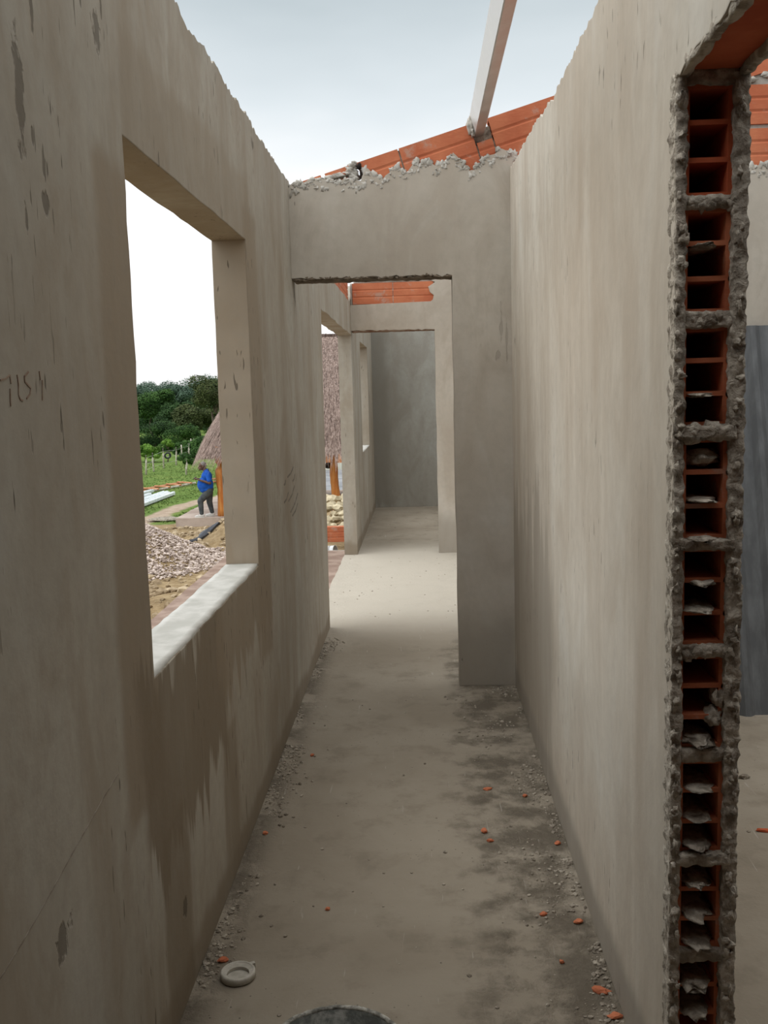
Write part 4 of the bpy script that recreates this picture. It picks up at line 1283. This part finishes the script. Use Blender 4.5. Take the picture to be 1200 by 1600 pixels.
# shirt
bm = bmesh.new()
ell(bm, (0.088, 0, 0.90), (0.172, 0.200, 0.150))
ell(bm, (0.02, 0, 0.98), (0.245, 0.215, 0.25))
ell(bm, (0.075, 0, 1.22), (0.165, 0.215, 0.185))
capsule(bm, (0.07, 0, 1.35), (0.048, 0, 1.395), 0.088, 0.074)
for s_ in (-1, 1):
    capsule(bm, (0.08, s_ * 0.10, 1.34), SH[s_], 0.085, 0.082)
    capsule(bm, SH[s_], SH[s_].lerp(EL[s_], 0.70), 0.084, 0.078)
ell(bm, (0.05, 0, 0.83), (0.215, 0.205, 0.13))
shirt = fused('polo_shirt', bm, M['polo'], person, 0.010, 5)
bm = bmesh.new()
lathe(bm, [(0.070, 0.0), (0.082, -0.030), (0.096, -0.032), (0.074, 0.012)], 24, True)
bmesh.ops.rotate(bm, verts=bm.verts[:], cent=(0, 0, 0), matrix=Matrix.Rotation(-0.45, 3, 'Y'))
bmesh.ops.translate(bm, verts=bm.verts[:], vec=(0.045, 0, 1.425))
link('shirt_collar', bm, M['polo'], person, smooth=True)
bm = bmesh.new(); ell(bm, (-0.100, -0.085, 1.25), (0.004, 0.012, 0.012)); link('chest_badge', bm, M['white'], person, smooth=True)
# trousers
bm = bmesh.new()
ell(bm, (0.10, 0, 0.83), (0.165, 0.19, 0.13))
for s_ in (-1, 1):
    capsule(bm, HIP[s_] + Vector((0.02, 0, -0.02)), KNEE[s_], 0.130, 0.092)
    capsule(bm, KNEE[s_], ANK[s_] + Vector((0, 0, 0.03)), 0.092, 0.064)
fused('trousers', bm, M['trouser'], person, 0.010, 4)
for s_ in (-1, 1):
    a = ANK[s_]
    bm = bmesh.new()
    capsule(bm, a + Vector((0.030, 0, -0.030)), a + Vector((-0.05, 0, -0.035)), 0.052, 0.050)
    capsule(bm, a + Vector((-0.05, 0, -0.045)), a + Vector((-0.17, 0, -0.055)), 0.048, 0.036)
    for v in bm.verts: v.co.z = max(v.co.z, 0.014)
    sh = fused('shoe', bm, M['shoe'], person, 0.008, 2)
    bm = bmesh.new()
    pts = [(a.x + 0.075, a.y - 0.035), (a.x - 0.05, a.y - 0.05), (a.x - 0.18, a.y - 0.035), (a.x - 0.20, a.y), (a.x - 0.18, a.y + 0.035), (a.x - 0.05, a.y + 0.05), (a.x + 0.075, a.y + 0.035), (a.x + 0.085, a.y)]
    slab(bm, pts, [], lambda u, v, q: Vector((u, v, q)), 0.0, 0.022)
    s2 = link('sole', bm, M['white'], sh)
phone = empty('phone', (0, 0, 0))
mw = Matrix.Translation((-6.57, 29.27, HZ)) @ Matrix.Rotation(R(14), 4, 'Z') @ Matrix.Translation((-0.285, -0.055, 1.20)) @ Matrix.Rotation(R(-38), 4, 'Y')
phone.matrix_world = mw
tag(phone, 'dark phone held in both hands by the person in the blue shirt', 'phone')
bm = bmesh.new(); box(bm, -0.075, 0.075, -0.036, 0.036, -0.0045, 0.0045)
bmesh.ops.bevel(bm, geom=bm.edges[:], offset=0.003, segments=2, affect='EDGES'); link('phone_case', bm, M['matt_black'], phone)
bm = bmesh.new(); box(bm, -0.068, 0.068, -0.032, 0.032, 0.0046, 0.0054); link('phone_screen', bm, simple('screen_glass', (0.10, 0.12, 0.14), (0.14, 0.16, 0.18), 3, 0.1, 0, spec=0.6), phone)

# ================================================================== FIELD: fence, tyre, sheets, frames
M['fence'] = simple('fence_wood', (0.34, 0.30, 0.24), (0.60, 0.56, 0.48), 5, 1, 0.3, 0.02)
posts = [(-15.45, 54.2, 1.10, 0.05), (-15.75, 56.9, 1.10, -0.03), (-15.95, 59.9, 1.25, 0.02), (-15.85, 62.6, 1.15, 0.06), (-16.9, 68.5, 1.05, 0.0), (-16.0, 66.8, 1.2, 0.03),
         (-17.5, 74.0, 1.3, 0.0), (-18.4, 79.0, 1.3, 0.04), (-19.6, 84.0, 1.4, -0.04), (-13.0, 53.4, 0.85, 0.08), (-12.2, 58.5, 0.9, 0.02)]
plabels = ['crooked fence post at the left edge of the window view', 'fence post second from the left edge of the window view', 'fence post the black tyre hangs on', 'leaning fence post just right of the tyre post',
           'short pale fence post between the tyre post and the tallest post', 'tall pale fence post above the leafy sapling', 'thin fence post left of the hut thatch, nearest of three in a row', 'thin fence post left of the hut thatch, middle of three in a row',
           'thin fence post left of the hut thatch, farthest of three in a row', 'low post in the grass below the leafy sapling', 'low thin stake in the grass left of the hut post']
tops = []
for (x, y, h_, ln), lb in zip(posts, plabels):
    bm = bmesh.new()
    tube(bm, [(0, 0, -0.15), (ln * 0.4, 0, h_ * 0.35), (ln, 0, h_ * 0.7), (ln * 0.8, 0, h_)], [0.055, 0.048, 0.052, 0.044], 8)
    o = link('fence_post', bm, M['fence'], smooth=True); o.location = (x, y, height(x, y)); tag(o, lb, 'fence post')
    tops.append(Vector((x + ln * 0.8, y, height(x, y) + h_)))
for q, (f_, nm) in enumerate(((0.15, 'top strand of thin barbed wire strung along the field fence posts'), (0.45, 'middle strand of thin barbed wire strung along the field fence posts'), (0.75, 'bottom strand of thin barbed wire strung along the field fence posts'))):
    bm = bmesh.new()
    seq = [0, 1, 2, 3, 5, 6, 7, 8]
    pts = [tops[i] - Vector((0, 0, posts[i][2] * f_)) for i in seq]
    tube(bm, pts, 0.007, 5)
    o = link('fence_wire', bm, M['galv']); tag(o, nm, 'wire')
tyre = empty('tyre', (-15.62, 59.75, height(-15.95, 59.9) + 0.80)); tyre.rotation_euler = (R(20), R(-28), R(12)); tyre.scale = (0.85, 0.85, 0.85)
tag(tyre, 'small black tyre hanging on a fence post in the field', 'tyre')
bm = bmesh.new()
rings = []
for i in range(28):
    a = 2 * pi * i / 28
    rings.append([bm.verts.new(((0.20 + 0.062 * cos(b)) * cos(a), 0.05 * sin(b), (0.20 + 0.062 * cos(b)) * sin(a))) for b in [2 * pi * j / 10 for j in range(10)]])
for i in range(28):
    a, b = rings[i], rings[(i + 1) % 28]
    for j in range(10): bm.faces.new((a[j], a[(j + 1) % 10], b[(j + 1) % 10], b[j]))
link('rubber_ring', bm, M['film'], tyre, smooth=True)
# white steel profiles stacked on the grass
M['profile'] = simple('white_profile', (0.62, 0.68, 0.70), (0.80, 0.84, 0.86), 4, 0.45, 0.1, 0.01, spec=0.5)
def zg(x, y): return height(x, y) + 0.02
prof_l = ['white metal roof profile on the grass, longest and nearest of the stack', 'white metal roof profile on the grass, middle of the stack', 'white metal roof profile on the grass, farthest of the stack', 'single short white profile lying apart behind the stack']
for i, (x0, y0, x1, y1, w_) in enumerate(((-10.5, 34.6, -10.55, 40.6, 0.17), (-10.95, 34.9, -10.95, 41.2, 0.13), (-11.5, 35.4, -11.35, 40.2, 0.08), (-12.0, 39.0, -11.75, 42.0, 0.09))):
    bm = bmesh.new()
    L = math.hypot(x1 - x0, y1 - y0); a = math.atan2(y1 - y0, x1 - x0)
    slab(bm, [(-w_, 0), (w_, 0), (w_, 0.10), (w_ - 0.03, 0.13), (w_ * 0.4, 0.13), (w_ * 0.3, 0.09), (-w_ * 0.3, 0.09), (-w_ * 0.4, 0.13), (-w_ + 0.03, 0.13), (-w_, 0.10)], [], lambda u, v, q: Vector((q, u, v)), 0, L)
    o = link('roof_profile', bm, M['profile'], smooth=False)
    z0_, z1_ = zg(x0, y0), zg(x1, y1)
    o.location = (x0, y0, z0_ + 0.02); o.rotation_euler = (0, -math.atan2(z1_ - z0_, L), a); tag(o, prof_l[i], 'roof sheet')
# orange timber frames lying on the grass
M['timber'] = simple('orange_timber', (0.42, 0.17, 0.085), (0.58, 0.30, 0.17), 3, 0.9, 0.2, 0.01)
fr = empty('timber_ladder', (-12.0, 44.0, height(-12, 44) + 0.06)); tag(fr, 'long ladder-like frame of reddish timber lying flat in the grass', 'timber frame')
for nm, pts in (('frame_rail', ((-1.0, -2.0), (0.5, 2.6))), ('frame_rail', ((-0.2, -2.4), (1.2, 2.1)))):
    bm = bmesh.new(); tube(bm, [(pts[0][0], pts[0][1], 0), (pts[1][0], pts[1][1], 0.0)], 0.055, 6); link(nm, bm, M['timber'] if pts[0][0] < -0.5 else M['fence'], fr)
for q in range(5):
    t = (q + 0.5) / 5; bm = bmesh.new()
    tube(bm, [(-1.0 + 1.5 * t, -2.0 + 4.6 * t, 0.05), (-0.1 + 1.4 * t, -2.5 + 4.5 * t, 0.05)], 0.045, 6); link('frame_crosspiece', bm, M['timber'], fr)
o = empty('timber_pile', (-9.55, 47.0, height(-9.55, 47))); tag(o, 'low heap of reddish timber offcuts in the grass behind the person', 'timber')
for q in range(7):
    bm = bmesh.new(); a = q * 0.8
    tube(bm, [(-0.7 * cos(a), -0.5 * sin(a), 0.06 + 0.03 * q), (0.7 * cos(a), 0.5 * sin(a), 0.08 + 0.03 * q)], 0.05, 6); link('offcut', bm, M['timber'] if q % 2 else M['clod'], o)
# flat stones at the path edge
fs = link('flat_stone', chip_mesh('fs', 70, 0.55, 0.35, 0.10), M['mortar']); fs.location = (-8.25, 31.2, height(-8.25, 31.2)); tag(fs, 'flat grey stone slab beside the trodden path', 'stone')

# ================================================================== VEGETATION
def leafmat(name, c1, c2):
    k = NT(name, 0.8, 0, 0.2)
    n = k.noise(1.3, 4, 0.7); k.color(k.mix(k.step(n, 0.35, 0.65), c1, c2))
    return k.m
LM = {'dark': leafmat('leaf_dark', (0.015, 0.040, 0.012), (0.046, 0.100, 0.026)),
      'mid': leafmat('leaf_mid', (0.022, 0.060, 0.014), (0.070, 0.150, 0.032)),
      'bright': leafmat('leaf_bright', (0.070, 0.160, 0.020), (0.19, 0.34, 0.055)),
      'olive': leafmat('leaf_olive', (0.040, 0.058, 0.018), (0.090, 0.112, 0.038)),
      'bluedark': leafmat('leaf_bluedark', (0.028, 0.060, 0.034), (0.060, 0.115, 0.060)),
      'blue': leafmat('leaf_hazed', (0.060, 0.105, 0.070), (0.100, 0.155, 0.108))}
M['bark'] = simple('bark', (0.08, 0.06, 0.045), (0.16, 0.13, 0.10), 5, 1, 0.4, 0.02)
def crown_mesh(seed, n_leaf, size, lobes, flat=0.75, leaf=0.16):
    rg = random.Random(seed)
    bm = bmesh.new()
    L = []
    for i in range(lobes):
        a = rg.random() * 6.28; r_ = rg.random() ** 0.5 * 0.62
        L.append((Vector((r_ * cos(a), r_ * sin(a), rg.uniform(-0.55, 0.50) * flat)), rg.uniform(0.20, 0.42)))
    for i in range(n_leaf):
        c, r_ = L[rg.randrange(lobes)]
        d = Vector((rg.gauss(0, 1), rg.gauss(0, 1), rg.gauss(0.25, 1))).normalized()
        rad = r_ * (0.75 + 0.32 * rg.random()) * (1 + 0.25 * noise.noise(d * 2.5 + Vector((seed, i % 3, 0))))
        p = (c + d * rad); p.z *= flat; p *= size
        u = Vector((rg.gauss(0, 1), rg.gauss(0, 1), rg.gauss(0, 0.5))).normalized(); w = u.cross(d + Vector((0.1, 0, 0.2)))
        if w.length < 1e-3: continue
        w.normalize(); s_ = leaf * rg.uniform(0.6, 1.4)
        v = [bm.verts.new(p - u * s_), bm.verts.new(p + w * s_ * 0.55), bm.verts.new(p + u * s_), bm.verts.new(p - w * s_ * 0.55)]
        bm.faces.new(v)
    return bm
def trunk_mesh(h_, r_, seed):
    bm = bmesh.new(); rg = random.Random(seed)
    tube(bm, [(0.1 * sin(q + seed), 0.1 * cos(q * 1.3), h_ * q / 5 - 0.3) for q in range(6)], [r_ * (1 - 0.12 * q) for q in range(6)], 8)
    for q in range(4):
        a = rg.random() * 6.28
        tube(bm, [(0, 0, h_ * 0.7), (h_ * 0.16 * cos(a), h_ * 0.16 * sin(a), h_ * 0.95), (h_ * 0.3 * cos(a), h_ * 0.3 * sin(a), h_ * 1.2)], [r_ * 0.5, r_ * 0.35, r_ * 0.15], 6)
    return bm
VARS = {}
def tree(kind, var, x, y, size, hz, label, group=None, name='tree', flat=0.8, dense=1.0, leaf=None):
    """size = crown radius, hz = height of the crown's centre above the ground"""
    key = (kind, var)
    t = empty(name, (x, y, height(x, y))); tag(t, label, 'tree' if name == 'tree' else 'shrub', group)
    if key not in VARS:
        c = link('crown', crown_mesh(hash(var) % 97 + len(kind), int(14000 * dense), 1.0, 13, flat, leaf or 0.028), LM[kind], t)
        tr = link('trunk', trunk_mesh(1.0, 0.055, var), M['bark'], t)
        VARS[key] = (c, tr)
    else:
        c, tr = VARS[key][0].copy(), VARS[key][1].copy()
        COL.objects.link(c); COL.objects.link(tr); c.parent = t; tr.parent = t
    c.location = (0, 0, hz); c.scale = (size, size, size * 0.95); tr.scale = (hz * 0.8, hz * 0.8, hz * 0.95)
    return t
G1 = 'trees on the far ridge'; G2 = 'trees in the wood beyond the field'
rg = random.Random(21)
# far ridge; distance haze is put into the pale bluish leaf colour
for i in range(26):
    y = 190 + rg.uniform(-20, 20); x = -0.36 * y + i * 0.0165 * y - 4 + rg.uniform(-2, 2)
    tree('blue', i % 3, x, y, rg.uniform(4.6, 6.0), rg.uniform(2.0, 3.2), 'tree with haze tinted into its bluish green leaves on the wooded ridge at the horizon', G1)
# middle belt of dark crowns
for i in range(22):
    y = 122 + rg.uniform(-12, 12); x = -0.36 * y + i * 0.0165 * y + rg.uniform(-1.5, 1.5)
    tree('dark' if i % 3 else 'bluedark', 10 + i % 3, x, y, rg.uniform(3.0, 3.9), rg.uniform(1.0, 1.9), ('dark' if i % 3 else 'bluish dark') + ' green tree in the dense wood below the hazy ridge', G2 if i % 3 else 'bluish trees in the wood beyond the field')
near = [
 ('mid', 20, -25.9, 94, 3.3, 3.3, 'broad flat-topped green tree at the left of the window view'),
 ('dark', 21, -22.6, 91, 2.9, 2.2, 'dark tree in the middle of the window view under the ridge'),
 ('dark', 22, -21.9, 80, 2.3, 1.3, 'rounded dark bushy tree behind the fence, left of centre'),
 ('mid', 23, -19.6, 79, 2.1, 1.1, 'rounded green tree behind the tall pale fence post'),
 ('olive', 24, -19.6, 86, 2.8, 2.3, 'brownish olive tree standing left of the hut roof'),
 ('olive', 25, -15.9, 76, 2.3, 4.9, 'tallest olive tree, its open top against the white sky'),
 ('mid', 26, -15.1, 70, 1.8, 0.9, 'leafy green tree directly behind the slope of the thatch'),
 ('dark', 27, -13.2, 78, 3.2, 2.8, 'dark tree hidden mostly behind the window jamb'),
 ('dark', 28, -18.3, 96, 3.6, 2.6, 'dark tree deep in the wood behind the olive trees'),
 ('mid', 29, -28.5, 86, 3.6, 2.4, 'green tree off to the left behind the fence'),
 ('mid', 31, -9.0, 80, 4.0, 3.0, 'green tree behind the thatched hut'),
 ('dark', 33, -31.8, 82, 4.2, 3.0, 'dark tree farthest left behind the fence'),
]
for a in near: tree(*a, None)
shr = [
 ('bright', 40, -18.9, 66.5, 0.85, 0.8, 'bright green broad-leaved shrub at the left edge of the window view'),
 ('bright', 41, -18.15, 66.0, 0.75, 0.7, 'bright green upright shrub second from the left window edge'),
 ('bright', 42, -17.35, 66.5, 0.55, 1.3, 'tallest bright green broad-leaved plant behind the tyre post'),
 ('mid', 43, -17.6, 72.5, 1.2, 0.6, 'low green bush behind the fence left of the thatch'),
 ('mid', 44, -16.2, 71.0, 1.1, 0.5, 'low green bush beside the edge of the thatch'),
 ('mid', 45, -13.75, 56.5, 0.62, 0.75, 'small leafy sapling growing in the grass in front of the fence'),
 ('bright', 46, -20.6, 67, 1.2, 0.9, 'bright green shrub outside the left edge of the window view'),
]
for a in shr: tree(*a, None, 'shrub', 0.85, 0.35, 0.08)
